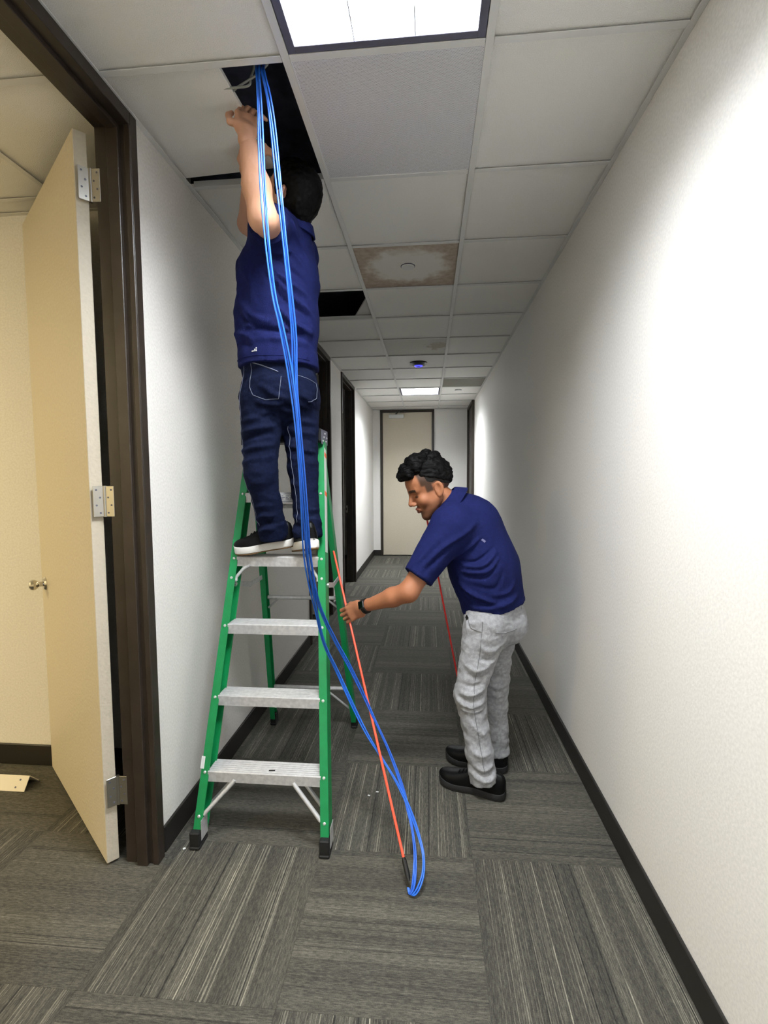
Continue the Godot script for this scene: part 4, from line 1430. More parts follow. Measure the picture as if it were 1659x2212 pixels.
# a low shoe lofted from heel to toe; up = direction out of the sole's top
func shoe(parent: Node, heel: Vector3, toe: Vector3, up0: Vector3, sole_m: Material, outsole_m: Material, upper_m: Material, lace_m: Material, sole_h: float, roll: float, left: float) -> void:
	var fw := (toe - heel).normalized()
	var up := (up0 - fw * up0.dot(fw)).normalized()
	var sd := fw.cross(up)
	var L := (toe - heel).length()
	var st := [0.0, 0.02, 0.06, 0.13, 0.25, 0.38, 0.5, 0.62, 0.74, 0.85, 0.93, 0.98, 1.0]
	var wd := [0.014, 0.024, 0.031, 0.036, 0.036, 0.034, 0.038, 0.045, 0.049, 0.045, 0.034, 0.018, 0.004]
	var bend := [0.010, 0.006, 0.002, 0.0, 0.0, 0.001, 0.001, 0.0, 0.0, 0.004, 0.010, 0.016, 0.020]
	var hh := [0.050, 0.070, 0.082, 0.088, 0.088, 0.082, 0.072, 0.058, 0.046, 0.038, 0.030, 0.018, 0.004]
	var build := func(lo_off: float, hi_off: float, grow: float, dome: bool) -> MB:
		var m := MB.new()
		var n := 18
		var rings := []
		for i in st.size():
			var c: Vector3 = heel + fw * (L * st[i])
			var lift: float = bend[i] * roll
			var arch := 0.006 * left * sin(PI * st[i])
			var ring := PackedVector3Array()
			var w: float = wd[i] + (grow if wd[i] > 0.01 else grow * 0.5)
			for k in n:
				var ph := TAU * k / n
				var cx := cos(ph)
				var sx := sin(ph)
				var x: float
				var y: float
				if dome:
					x = sign(cx) * pow(absf(cx), 0.7) * w * (1.0 - 0.35 * max(sx, 0.0) * smoothstep(0.75, 0.35, st[i]))
					y = lo_off + (pow(max(sx, 0.0), 0.8) * hh[i] if sx > 0 else sx * 0.004)
				else:
					x = sign(cx) * pow(absf(cx), 0.35) * w
					y = lerpf(lo_off, hi_off, 0.5 + 0.5 * sign(sx) * pow(absf(sx), 0.35))
				ring.append(c + sd * (x + arch) + up * (y + lift))
			rings.append(ring)
		for i in rings.size() - 1:
			for k in n:
				var a0: Vector3 = rings[i][k]
				var b0: Vector3 = rings[i][(k + 1) % n]
				var c0: Vector3 = rings[i + 1][(k + 1) % n]
				var d0: Vector3 = rings[i + 1][k]
				var base := m.P.size()
				for w in [a0, b0, c0, d0]: m.P.append(w); m.U.append(Vector2.ZERO)
				var cen: Vector3 = heel + fw * (L * (st[i] + st[i + 1]) / 2) + up * (lo_off + hi_off) / 2
				for w in 4:
					var ii := i + (1 if w > 1 else 0)
					var k2: int = (k + (1 if w == 1 or w == 2 else 0)) % n
					var tn: Vector3 = rings[ii][(k2 + 1) % n] - rings[ii][(k2 + n - 1) % n]
					var ln: Vector3 = rings[min(ii + 1, rings.size() - 1)][k2] - rings[max(ii - 1, 0)][k2]
					var nn := tn.cross(ln).normalized()
					if nn.dot(m.P[base + w] - cen) < 0: nn = -nn
					m.N.append(nn)
				m.face(base, base + 1, base + 2); m.face(base, base + 2, base + 3)
		for e in [0, rings.size() - 1]:
			var cc := Vector3.ZERO
			for w in rings[e]: cc += w / float(n)
			for k in n: m.tri(cc, rings[e][k], rings[e][(k + 1) % n], fw * (-1.0 if e == 0 else 1.0))
		return m
	var upper: MB = build.call(sole_h * 0.9, sole_h + 0.05, 0.0, true)
	var so := Node3D.new()
	so.name = "shoe"
	parent.add_child(so, true)
	so.position = -parent.get_meta("base")
	obj("upper", upper, upper_m, so)
	var sl: MB = build.call(0.004, sole_h, 0.004, false)
	obj("sole", sl, sole_m, so)
	var ou: MB = build.call(0.0, 0.006, 0.001, false)
	obj("outsole", ou, outsole_m, so)
	var lc := MB.new()
	for k in 5:
		var t := 0.46 + 0.055 * k
		var c := heel + fw * L * t + up * (sole_h * 0.9 + lerpf(0.079, 0.049, (t - 0.44) / 0.28))
		lc.tube([c - sd * 0.017 + up * -0.004, c + up * 0.0015, c + sd * 0.017 - up * 0.004], 0.0028, 6)
	obj("laces", lc, lace_m, so).set_meta("kind", "stuff")

func stitch(parent: Node, called: String, f: Field, fo: Folds, pts: Array, m: Material, r := 0.0012) -> void:
	var path := PackedVector3Array()
	for i in pts.size() - 1:
		for k in 8:
			var p := f.snap((pts[i] as Vector3).lerp(pts[i + 1], k / 8.0))
			var n := f.grad(p, f.near(p, 0.1))
			path.append(p + n * (fo.move(p, n) + 0.0008))
	var b := MB.new()
	b.tube(path, r, 5)
	obj(called, b, m, parent)

func patch(parent: Node, called: String, f: Field, fo: Folds, c: Vector3, right: Vector3, w: float, h: float, m: Material, lift := 0.0012) -> void:
	var p := f.snap(c)
	var n := f.grad(p, f.near(p, 0.1))
	p += n * (fo.move(p, n) + lift)
	var x := (right - n * right.dot(n)).normalized()
	var b := MB.new()
	b.box(Transform3D(Basis(x, n.cross(x), n), p), Vector3(w, h, 0.0016), 0.0005)
	obj(called, b, m, parent)

func cloth(col: Color, sd: int, sc: float, lo: float, rough := 0.85) -> StandardMaterial3D:
	var m := textured(col, rough, noise_tex(0.03, sd, Color(lo, lo, lo), Color(1, 1, 1), 512, 5), noise_tex(0.3, sd + 1, Color.BLACK, Color.WHITE, 256, 2, true, 5.0), sc, 0.14)
	m.metallic_specular = 0.18
	m.rim_enabled = true
	m.rim = 0.06
	m.rim_tint = 0.8
	return m

func skin_mat() -> StandardMaterial3D:
	var m := mat(Color(1, 1, 1), 0.5)
	m.vertex_color_use_as_albedo = true
	return m

func build_people() -> void:
	M.shirt = cloth(Color(0.105, 0.130, 0.315), 201, 3.0, 0.82)
	M.denim = cloth(Color(0.085, 0.115, 0.225), 211, 4.0, 0.62)
	M.grey_jean = cloth(Color(0.71, 0.715, 0.73), 221, 3.0, 0.72)
	M.stitch = mat(Color(0.42, 0.45, 0.52), 0.8)
	M.stitch_grey = mat(Color(0.42, 0.42, 0.43), 0.8)
	M.hair = mat(Color(0.026, 0.025, 0.028), 0.6)
	M.hair.metallic_specular = 0.22
	M.shoe_black = mat(Color(0.035, 0.035, 0.038), 0.45)
	M.shoe_black.metallic_specular = 0.25
	M.shoe_sole = mat(Color(0.86, 0.85, 0.83), 0.6)
	M.gum = mat(Color(0.42, 0.31, 0.17), 0.7)
	M.sole_dark = mat(Color(0.085, 0.085, 0.09), 0.8)
	M.smudge = mat(Color(0.42, 0.42, 0.56), 0.9)
	build_bending_man()
	build_ladder_man()

func build_bending_man() -> void:
	var at := v(0.25, 0, 2.33)
	var t := thing("person", at, "man in navy polo and grey jeans bending over to hold the orange rod", "person")
	var F := v(-0.94, 0, 0.34)
	var LF := v(-0.34, 0, -0.94)
	var hipL := v(0.262, 0.80, 2.24)
	var hipR := v(0.345, 0.79, 2.42)
	var kneeL := v(0.190, 0.475, 2.225)
	var kneeR := v(0.330, 0.455, 2.425)
	var ankL := v(0.252, 0.100, 2.21)
	var ankR := v(0.345, 0.100, 2.42)
	var shL := v(0.085, 1.235, 2.185)
	var shR := v(0.215, 1.265, 2.49)
	var elL := v(-0.088, 0.975, 2.11)
	var wrL := v(-0.292, 0.884, 2.20)
	var elR := v(0.195, 1.015, 2.60)
	var wrR := v(0.092, 1.055, 2.55)
	# --- shirt
	var s := Field.new()
	s.cap(v(0.310, 0.862, 2.335), v(0.262, 1.05, 2.335), 0.150, 0.155, 0.05, 1, LF, 1.16)
	s.cap(v(0.262, 1.05, 2.335), v(0.205, 1.225, 2.335), 0.155, 0.146, 0.05, 0, LF, 1.16)
	s.cap(v(0.115, 1.262, 2.23), v(0.205, 1.285, 2.46), 0.092, 0.092, 0.06)
	s.cap(v(0.195, 1.275, 2.335), v(0.120, 1.345, 2.325), 0.105, 0.072, 0.05)
	s.cap(shL + v(0.01, 0.01, 0.01), v(-0.048, 1.038, 2.122), 0.092, 0.070, 0.05, 2)
	s.cap(shR, v(0.200, 1.09, 2.565), 0.088, 0.070, 0.05, 2)
	var fo := folds(31, 9.0, 0.0035)
	for q in [
		[[[0.20, 1.275, 2.17], [0.085, 1.19, 2.10], [-0.015, 1.105, 2.06]], 0.014, 0.009],
		[[[0.14, 1.20, 2.11], [0.06, 1.15, 2.08], [-0.02, 1.07, 2.06]], 0.012, -0.008],
		[[[0.05, 1.22, 2.09], [-0.03, 1.14, 2.07], [-0.075, 1.08, 2.08]], 0.012, 0.006],
		[[[0.23, 1.21, 2.16], [0.17, 1.165, 2.16], [0.12, 1.12, 2.17]], 0.010, 0.008],
		[[[0.30, 1.15, 2.16], [0.235, 1.085, 2.16], [0.14, 1.085, 2.17]], 0.010, 0.009],
		[[[0.31, 1.12, 2.16], [0.25, 1.06, 2.16], [0.14, 1.058, 2.17]], 0.009, 0.009],
		[[[0.29, 1.17, 2.16], [0.21, 1.105, 2.16], [0.14, 1.105, 2.17]], 0.008, -0.007],
		[[[0.31, 1.105, 2.16], [0.25, 1.04, 2.16], [0.15, 1.035, 2.17]], 0.009, -0.006],
		[[[0.145, 0.995, 2.20], [0.20, 0.955, 2.17], [0.30, 0.912, 2.16]], 0.014, 0.012],
		[[[0.15, 0.965, 2.20], [0.21, 0.928, 2.17], [0.31, 0.895, 2.16]], 0.010, -0.010],
		[[[0.42, 0.945, 2.2], [0.32, 0.905, 2.16], [0.18, 0.882, 2.18]], 0.014, 0.011],
		[[[0.41, 1.02, 2.2], [0.36, 0.965, 2.17], [0.27, 0.955, 2.16]], 0.011, 0.006],
		[[[0.33, 1.06, 2.16], [0.29, 0.99, 2.16], [0.20, 1.00, 2.17]], 0.011, -0.005]]:
		fo.stroke(s, vpts(q[0]), q[1], q[2] * 1.4)
	var sn := Net.new()
	sn.add(s, 0.0065, fo.move, null)
	var so := put("polo_shirt", sn.mesh(), M.shirt, t)
	collar(so, v(0.108, 1.346, 2.327), v(-0.80, 0.60, -0.05).normalized(), v(-0.6, -0.8, 0.1), 0.073, 0.110, 0.036, 0.035, M.shirt)
	patch(so, "chalk_smudge", s, fo, v(0.245, 1.20, 2.15), Vector3(0.6, 0.8, 0), 0.010, 0.026, M.smudge, 0.0002)
	# --- jeans
	var j := Field.new()
	j.cap(v(0.306, 0.885, 2.335), v(0.312, 0.79, 2.335), 0.131, 0.128, 0.06, 1, LF, 1.20)
	j.ell(Transform3D(Basis(), v(0.385, 0.785, 2.32)), Vector3.ZERO, Vector3(0.080, 0.090, 0.085), 0.05)
	j.ell(Transform3D(Basis(), v(0.395, 0.785, 2.42)), Vector3.ZERO, Vector3(0.080, 0.090, 0.085), 0.05)
	j.cap(hipL, kneeL, 0.098, 0.068, 0.05)
	j.cap(kneeL, v(0.235, 0.205, 2.212), 0.068, 0.060, 0.03)
	j.cap(v(0.235, 0.205, 2.212), v(0.254, 0.072, 2.209), 0.062, 0.066, 0.02, 2)
	j.cap(hipR, kneeR, 0.096, 0.066, 0.05)
	j.cap(kneeR, v(0.340, 0.20, 2.42), 0.066, 0.056, 0.03)
	j.cap(v(0.340, 0.20, 2.42), v(0.346, 0.085, 2.42), 0.058, 0.060, 0.02, 2)
	var fj := folds(41, 11.0, 0.006)
	fj.stretch = Vector3(1, 1.6, 1)
	for q in [
		[[[0.13, 0.51, 2.17], [0.19, 0.50, 2.15], [0.255, 0.53, 2.17]], 0.010, 0.008],
		[[[0.125, 0.485, 2.18], [0.19, 0.470, 2.15], [0.25, 0.492, 2.17]], 0.009, -0.007],
		[[[0.13, 0.465, 2.18], [0.19, 0.445, 2.15], [0.25, 0.460, 2.17]], 0.009, 0.008],
		[[[0.15, 0.43, 2.17], [0.20, 0.42, 2.15], [0.25, 0.435, 2.17]], 0.008, 0.006],
		[[[0.14, 0.64, 2.17], [0.22, 0.615, 2.15], [0.32, 0.66, 2.17]], 0.012, 0.006],
		[[[0.15, 0.60, 2.17], [0.23, 0.575, 2.15], [0.30, 0.60, 2.17]], 0.011, -0.006],
		[[[0.20, 0.17, 2.16], [0.25, 0.155, 2.14], [0.31, 0.175, 2.17]], 0.010, 0.007],
		[[[0.20, 0.125, 2.16], [0.25, 0.105, 2.14], [0.31, 0.12, 2.17]], 0.010, 0.009],
		[[[0.20, 0.145, 2.16], [0.25, 0.130, 2.14], [0.31, 0.145, 2.17]], 0.008, -0.007],
		[[[0.30, 0.46, 2.35], [0.34, 0.45, 2.35], [0.39, 0.47, 2.36]], 0.010, 0.007],
		[[[0.30, 0.42, 2.35], [0.34, 0.405, 2.35], [0.39, 0.42, 2.36]], 0.010, 0.006],
		[[[0.22, 0.72, 2.14], [0.29, 0.70, 2.14], [0.36, 0.73, 2.17]], 0.012, 0.006],
		[[[0.21, 0.68, 2.14], [0.27, 0.655, 2.14], [0.33, 0.68, 2.16]], 0.010, -0.006],
		[[[0.15, 0.545, 2.17], [0.20, 0.54, 2.15], [0.26, 0.57, 2.16]], 0.009, -0.006],
		[[[0.17, 0.39, 2.17], [0.22, 0.34, 2.15], [0.26, 0.31, 2.16]], 0.012, 0.005],
		[[[0.19, 0.25, 2.16], [0.23, 0.22, 2.14], [0.29, 0.23, 2.16]], 0.010, 0.006],
		[[[0.29, 0.52, 2.35], [0.34, 0.50, 2.35], [0.39, 0.53, 2.36]], 0.010, -0.007],
		[[[0.165, 0.83, 2.2], [0.18, 0.79, 2.19], [0.165, 0.74, 2.2]], 0.010, 0.006]]:
		fj.stroke(j, vpts(q[0]), q[1], q[2] * 1.3)
	var jn := Net.new()
	jn.add(j, 0.0065, fj.move, null)
	var jo := put("jeans", jn.mesh(), M.grey_jean, t)
	stitch(jo, "pocket_seam", j, fj, vpts([[0.295, 0.79, 2.14], [0.35, 0.775, 2.15], [0.42, 0.79, 2.2]]), M.stitch_grey, 0.0022)
	stitch(jo, "pocket_seam", j, fj, vpts([[0.165, 0.845, 2.19], [0.185, 0.80, 2.17], [0.235, 0.79, 2.14]]), M.stitch_grey, 0.0018)
	stitch(jo, "side_seam", j, fj, vpts([[0.235, 0.84, 2.14], [0.225, 0.70, 2.13], [0.205, 0.55, 2.14], [0.20, 0.45, 2.15], [0.235, 0.25, 2.14], [0.255, 0.12, 2.14]]), M.stitch_grey, 0.0014)
	stitch(jo, "belt_loop", j, fj, vpts([[0.435, 0.91, 2.26], [0.44, 0.86, 2.26]]), M.grey_jean, 0.005)
	patch(jo, "dark_key_clip", j, fj, v(0.165, 0.842, 2.20), Vector3(1, -0.5, 0), 0.022, 0.016, M.black, 0.003)
	# --- body, head and hands, one mesh
	var skin := Color(0.62, 0.405, 0.285).srgb_to_linear()
	var hm := head_frame(v(0.010, 1.424, 2.318), v(-0.875, -0.415, -0.20), 1.07)
	var tint := func(p: Vector3, _n: Vector3) -> Color:
		return skin_tint(hm, skin, Color(0.50, 0.27, 0.22).srgb_to_linear(), Color(0.07, 0.05, 0.045).srgb_to_linear(), 0.95, 0.85, p)
	var plain := func(_p: Vector3, _n: Vector3) -> Color: return skin
	var b := Field.new()
	b.cap(v(0.290, 0.95, 2.335), v(0.200, 1.22, 2.335), 0.115, 0.115, 0.05, 0, LF, 1.2)
	b.cap(v(0.18, 1.26, 2.335), v(0.120, 1.325, 2.33), 0.08, 0.062, 0.05)
	b.cap(v(0.135, 1.315, 2.33), v(0.035, 1.40, 2.318), 0.062, 0.058, 0.03)
	for q in [[hipL, kneeL, ankL], [hipR, kneeR, ankR]]:
		b.cap(q[0], q[1], 0.075, 0.052, 0.03)
		b.cap(q[1], q[2], 0.050, 0.036, 0.03)
	b.cap(v(0.30, 0.95, 2.335), v(0.305, 0.82, 2.335), 0.115, 0.10, 0.05, 0, LF, 1.2)
	b.cap(shL, elL, 0.058, 0.043, 0.03)
	b.cap(elL, elL.lerp(wrL, 0.35), 0.044, 0.042, 0.02)
	b.cap(elL.lerp(wrL, 0.35), wrL, 0.042, 0.0265, 0.02)
	b.cap(shR, elR, 0.056, 0.043, 0.03)
	b.cap(elR, wrR, 0.042, 0.027, 0.02)
	var bn := Net.new()
	bn.add(b, 0.009, null, plain)
	var h := Field.new()
	head_field(h, hm)
	bn.add(h, 0.0028, null, tint)
	var hl := Field.new()
	var fw := (v(-0.372, 0.842, 2.212) - wrL).normalized()
	hand(hl, wrL + fw * 0.01, fw, v(0.05, -0.25, 0.96).normalized(), (v(-0.35, 0.93, 0.1) - fw * v(-0.35, 0.93, 0.1).dot(fw)).normalized(), [[0.55, 1.0, 0.8], [0.5, 1.0, 0.8], [0.45, 0.95, 0.8], [0.35, 0.85, 0.7]], [[0.8, 0.35, 0.55], [0.8, 0.05, 0.7], [0.6, -0.25, 0.7]], 0.98)
	bn.add(hl, 0.0032, null, plain)
	var hr := Field.new()
	var fr2 := (v(0.03, 1.055, 2.535) - wrR).normalized()
	hand(hr, wrR + fr2 * 0.01, fr2, v(0.0, 0.0, 1.0).normalized(), v(0.0, 1.0, 0.0).normalized(), [[0.5, 0.9, 0.7], [0.5, 0.9, 0.7], [0.5, 0.9, 0.7], [0.5, 0.9, 0.7]], [[0.8, 0.4, 0.5], [0.8, 0.0, 0.7], [0.6, -0.2, 0.7]])
	bn.add(hr, 0.0045, null, plain)
	put("body", bn.mesh(), skin_mat(), t)
	# --- hair: cropped sides, wavy longer top swept over the forehead
	var ha := Field.new()
	hair_field(ha, hm, 0.008, Vector3(0, 0.86, -0.51), Vector3(0, 0.072, 0.025))
	ha.ell(hm, Vector3(0, 0.125, -0.04), Vector3(0.05, 0.022, 0.06), 0.02)
	var ht := Field.new()
	for q in [[0.0, 0.122, 0.070, 0.030], [0.034, 0.108, 0.072, 0.027], [-0.034, 0.108, 0.072, 0.027], [0.022, 0.098, 0.094, 0.020], [-0.020, 0.100, 0.094, 0.020], [0.0, 0.102, 0.098, 0.020], [0.026, 0.138, 0.030, 0.029], [-0.026, 0.138, 0.030, 0.029], [0.0, 0.146, 0.010, 0.027], [0.032, 0.132, -0.012, 0.028], [-0.032, 0.132, -0.012, 0.028], [0.0, 0.140, -0.040, 0.030], [0.045, 0.112, 0.030, 0.030], [-0.045, 0.112, 0.030, 0.030], [0.048, 0.094, 0.074, 0.018], [-0.048, 0.094, 0.074, 0.018]]:
		ht.ell(hm, Vector3(q[0], q[1], q[2]), Vector3.ONE * q[3], 0.014)
	var fh := folds(51, 42.0, 0.0075)
	fh.noise.fractal_octaves = 4
	fh.stretch = Vector3(0.55, 1.3, 1.1)
	var hn := Net.new()
	hn.add(ha, 0.004, fh.move, null)
	hn.add(ht, 0.0035, fh.move, null)
	var ho := put("hair", hn.mesh(), M.hair, t)
	var hc := Field.new()
	hair_field(hc, hm, 0.0028, Vector3(0, 0.90, -0.44), Vector3(0, 0.038, 0.010))
	var hcn := Net.new()
	hcn.add(hc, 0.004, null, null)
	put("cropped_hair", hcn.mesh(), mat(Color(0.062, 0.053, 0.050), 0.9), ho)
	# --- watch
	var wd := (elL - wrL).normalized()
	var wc := wrL + wd * 0.004
	var wb := MB.new()
	var wpath := PackedVector3Array()
	var wx := wd.cross(Vector3.UP).normalized()
	var wy := wx.cross(wd)
	for k in 25: wpath.append(wc + (wx * cos(TAU * k / 24) + wy * sin(TAU * k / 24)) * 0.0315)
	for o: float in [-0.007, 0.0, 0.007]:
		var pp := PackedVector3Array()
		for p in wpath: pp.append(p + wd * o)
		wb.tube(pp, 0.0042, 6)
	var wo := obj("wrist_watch", wb, M.black, t)
	var out := (v(-0.15, 0.45, -0.85) - wd * v(-0.15, 0.45, -0.85).dot(wd)).normalized()
	var wf := MB.new()
	wf.box(Transform3D(Basis(wd, out.cross(wd) * -1.0, out), wc + out * 0.036), Vector3(0.030, 0.036, 0.010), 0.003)
	var wfo := obj("watch_case", wf, M.plastic_dark, wo)
	var wg := MB.new()
	wg.box(Transform3D(Basis(wd, out.cross(wd) * -1.0, out), wc + out * 0.0413), Vector3(0.024, 0.030, 0.0012), 0.0004)
	obj("watch_face", wg, mat(Color(0.02, 0.02, 0.022), 0.08), wfo)
	# --- shoes
	shoe(t, v(0.350, 0, 2.178), v(0.052, 0, 2.292), Vector3.UP, M.sole_dark, M.sole_dark, M.shoe_black, M.shoe_black, 0.036, 1.0, 1.0)
	shoe(t, v(0.395, 0, 2.395), v(0.090, 0, 2.492), Vector3.UP, M.sole_dark, M.sole_dark, M.shoe_black, M.shoe_black, 0.036, 1.0, -1.0)

func head_frame(c: Vector3, fw: Vector3, sc: float) -> Transform3D:
	var z := fw.normalized()
	var x := Vector3.UP.cross(z).normalized()
	var y := z.cross(x)
	return Transform3D(Basis(x * sc, y * sc, z * sc), c)

func build_ladder_man() -> void:
	var at := v(-0.64, 1.127, 2.12)
	var t := thing("person", at, "man in navy polo and dark jeans on the ladder reaching into the ceiling", "person")
	var LH := v(-0.8, 0, -0.6)
	var LT := v(-0.5, 0, -0.86)
	var hipL := v(-0.712, 1.815, 2.07)
	var hipR := v(-0.580, 1.825, 2.17)
	var kneeL := v(-0.718, 1.500, 2.045)
	var kneeR := v(-0.558, 1.515, 2.145)
	var ankL := v(-0.688, 1.225, 2.115)
	var ankR := v(-0.528, 1.225, 2.105)
	var shL := v(-0.620, 2.465, 1.985)
	var shR := v(-0.595, 2.475, 2.235)
	var elL := v(-0.580, 2.390, 1.735)
	var wrL := v(-0.626, 2.655, 1.722)
	var elR := v(-0.795, 2.600, 2.18)
	var wrR := v(-0.716, 2.668, 1.985)
	# --- shirt
	var s := Field.new()
	s.cap(v(-0.648, 1.946, 2.115), v(-0.652, 2.16, 2.115), 0.163, 0.160, 0.05, 1, LT, 1.10)
	s.cap(v(-0.652, 2.16, 2.115), v(-0.636, 2.345, 2.11), 0.158, 0.156, 0.05, 0, LT, 1.10)
	s.cap(v(-0.636, 2.345, 2.11), v(-0.612, 2.455, 2.10), 0.154, 0.105, 0.05, 0, LT, 1.12)
	s.cap(shL, v(-0.585, 2.475, 2.225), 0.086, 0.086, 0.05)
	s.cap(v(-0.600, 2.47, 2.10), v(-0.572, 2.540, 2.085), 0.090, 0.078, 0.03)
	s.cap(v(-0.655, 1.905, 1.93), v(-0.655, 1.992, 1.935), 0.020, 0.005, 0.004, 0, Vector3.ZERO, 1.0, true)
	s.cap(shL + v(0, 0, 0.01), v(-0.600, 2.428, 1.845), 0.086, 0.074, 0.05, 2)
	s.cap(shR, v(-0.690, 2.545, 2.225), 0.084, 0.072, 0.05, 2)
	var fo := folds(61, 9.0, 0.006)
	for q in [
		[[[-0.62, 2.42, 1.95], [-0.56, 2.38, 1.97], [-0.50, 2.32, 2.02]], 0.012, 0.008],
		[[[-0.66, 2.40, 1.96], [-0.59, 2.33, 1.96], [-0.50, 2.27, 2.03]], 0.012, -0.008],
		[[[-0.66, 2.36, 1.95], [-0.58, 2.27, 1.95], [-0.49, 2.22, 2.04]], 0.012, 0.009],
		[[[-0.64, 2.31, 1.95], [-0.56, 2.21, 1.96], [-0.48, 2.16, 2.06]], 0.011, 0.009],
		[[[-0.65, 2.29, 1.95], [-0.58, 2.19, 1.96], [-0.49, 2.14, 2.05]], 0.009, -0.008],
		[[[-0.62, 2.17, 1.95], [-0.54, 2.10, 1.97], [-0.48, 2.08, 2.07]], 0.011, 0.008],
		[[[-0.75, 2.19, 1.99], [-0.69, 2.12, 1.95], [-0.62, 2.10, 1.95]], 0.012, 0.006],
		[[[-0.72, 2.08, 1.97], [-0.63, 2.065, 1.95], [-0.49, 2.060, 2.04]], 0.012, -0.009],
		[[[-0.79, 2.08, 2.03], [-0.74, 2.06, 1.98], [-0.69, 2.03, 1.96]], 0.011, 0.008],
		[[[-0.72, 2.03, 1.97], [-0.60, 2.035, 1.95], [-0.49, 2.03, 2.04]], 0.013, 0.006],
		[[[-0.60, 2.46, 1.93], [-0.54, 2.43, 1.99], [-0.49, 2.37, 2.04]], 0.010, 0.006],
		[[[-0.60, 2.24, 1.95], [-0.53, 2.17, 1.98], [-0.48, 2.12, 2.06]], 0.008, -0.006],
		[[[-0.60, 2.13, 1.95], [-0.54, 2.07, 1.97], [-0.48, 2.045, 2.07]], 0.009, -0.006],
		[[[-0.76, 2.15, 2.0], [-0.70, 2.09, 1.96], [-0.64, 2.07, 1.95]], 0.009, -0.005],
		[[[-0.79, 2.04, 2.03], [-0.75, 2.025, 1.98], [-0.70, 2.00, 1.96]], 0.009, -0.005],
		[[[-0.73, 2.33, 1.98], [-0.70, 2.25, 1.96], [-0.69, 2.17, 1.96]], 0.012, 0.005],
		[[[-0.78, 2.27, 2.02], [-0.73, 2.16, 1.98], [-0.70, 2.06, 1.96]], 0.014, 0.005]]:
		fo.stroke(s, vpts(q[0]), q[1], q[2] * 1.7)
	var sn := Net.new()
	sn.add(s, 0.0065, fo.move, null)
	var so := put("polo_shirt", sn.mesh(), M.shirt, t)
	collar(so, v(-0.572, 2.528, 2.088), v(0.30, 0.94, -0.12).normalized(), v(-0.9, 0.25, 0.2), 0.078, 0.104, 0.028, 0.035, M.shirt)
	# small reflective squares at the hem, and the side vent
	for q in [[0, 0], [1, 0], [2, 0], [2, 1], [3, 0], [3, 1], [3, 2]]:
		patch(so, "logo_square", s, fo, v(-0.703 + 0.0062 * q[0], 1.985 + 0.0058 * q[1], 1.95), Vector3(1, 0.1, 0), 0.0048, 0.0042, M.white, 0.0012)
	stitch(so, "hem_seam", s, fo, vpts([[-0.80, 1.968, 2.04], [-0.74, 1.968, 1.97], [-0.65, 1.968, 1.94], [-0.54, 1.968, 1.97], [-0.48, 1.968, 2.06]]), M.shirt, 0.0016)
	# --- jeans
	var j := Field.new()
	j.cap(v(-0.650, 1.995, 2.115), v(-0.648, 1.86, 2.118), 0.146, 0.138, 0.05, 1, LH, 1.12)
	j.ell(Transform3D(Basis(), v(-0.648, 1.845, 2.045)), Vector3.ZERO, Vector3(0.095, 0.095, 0.085), 0.05)
	j.ell(Transform3D(Basis(), v(-0.575, 1.850, 2.10)), Vector3.ZERO, Vector3(0.090, 0.095, 0.085), 0.05)
	j.cap(hipL, kneeL, 0.098, 0.066, 0.03)
	j.cap(kneeL, ankL, 0.066, 0.058, 0.03, 2)
	j.cap(ankL + v(-0.003, 0.05, -0.01), v(-0.688, 1.204, 2.113), 0.061, 0.060, 0.02, 3)
	j.cap(hipR, kneeR, 0.096, 0.062, 0.03)
	j.cap(kneeR, ankR, 0.062, 0.056, 0.03, 2)
	j.cap(ankR + v(-0.003, 0.05, 0.005), v(-0.528, 1.214, 2.10), 0.060, 0.060, 0.02, 3)
	var fj := folds(71, 12.0, 0.005)
	fj.stretch = Vector3(1, 1.7, 1)
	var st := []
	for q in [[1.60, 0.009], [1.645, -0.008], [1.675, 0.009], [1.55, 0.006], [1.72, 0.007], [1.295, 0.009], [1.265, -0.008], [1.235, 0.009], [1.34, 0.005], [1.44, 0.004]]:
		st.append([[[-0.79, q[0] - 0.012, 2.02], [-0.72, q[0] + 0.004, 1.96], [-0.65, q[0] + 0.018, 2.02]], 0.011, q[1]])
		st.append([[[-0.62, q[0] + 0.02, 2.12], [-0.55, q[0] + 0.002, 2.06], [-0.49, q[0] - 0.012, 2.12]], 0.010, q[1] * 0.8])
	st.append([[[-0.70, 1.79, 1.96], [-0.64, 1.765, 1.95], [-0.59, 1.78, 1.99]], 0.012, 0.008])
	st.append([[[-0.69, 1.86, 1.96], [-0.62, 1.81, 1.95], [-0.58, 1.80, 1.98]], 0.011, 0.007])
	st.append([[[-0.72, 1.74, 1.97], [-0.66, 1.725, 1.96], [-0.61, 1.745, 2.02]], 0.010, -0.009])
	st.append([[[-0.60, 1.78, 2.0], [-0.56, 1.76, 2.02], [-0.51, 1.75, 2.07]], 0.010, -0.008])
	st.append([[[-0.53, 1.82, 2.02], [-0.50, 1.80, 2.05], [-0.49, 1.79, 2.1]], 0.010, 0.006])
	for q in st: fj.stroke(j, vpts(q[0]), q[1], q[2] * 1.35)
	var jn := Net.new()
	jn.add(j, 0.0065, fj.move, null)
	var jo := put("jeans", jn.mesh(), M.denim, t)
	stitch(jo, "pocket_stitching", j, fj, vpts([[-0.730, 1.945, 1.97], [-0.730, 1.85, 1.97], [-0.715, 1.815, 1.96], [-0.66, 1.79, 1.95], [-0.61, 1.80, 1.97], [-0.60, 1.90, 1.98]]), M.stitch)
	stitch(jo, "pocket_stitching", j, fj, vpts([[-0.730, 1.950, 1.97], [-0.66, 1.93, 1.95], [-0.60, 1.905, 1.97]]), M.stitch, 0.0022)
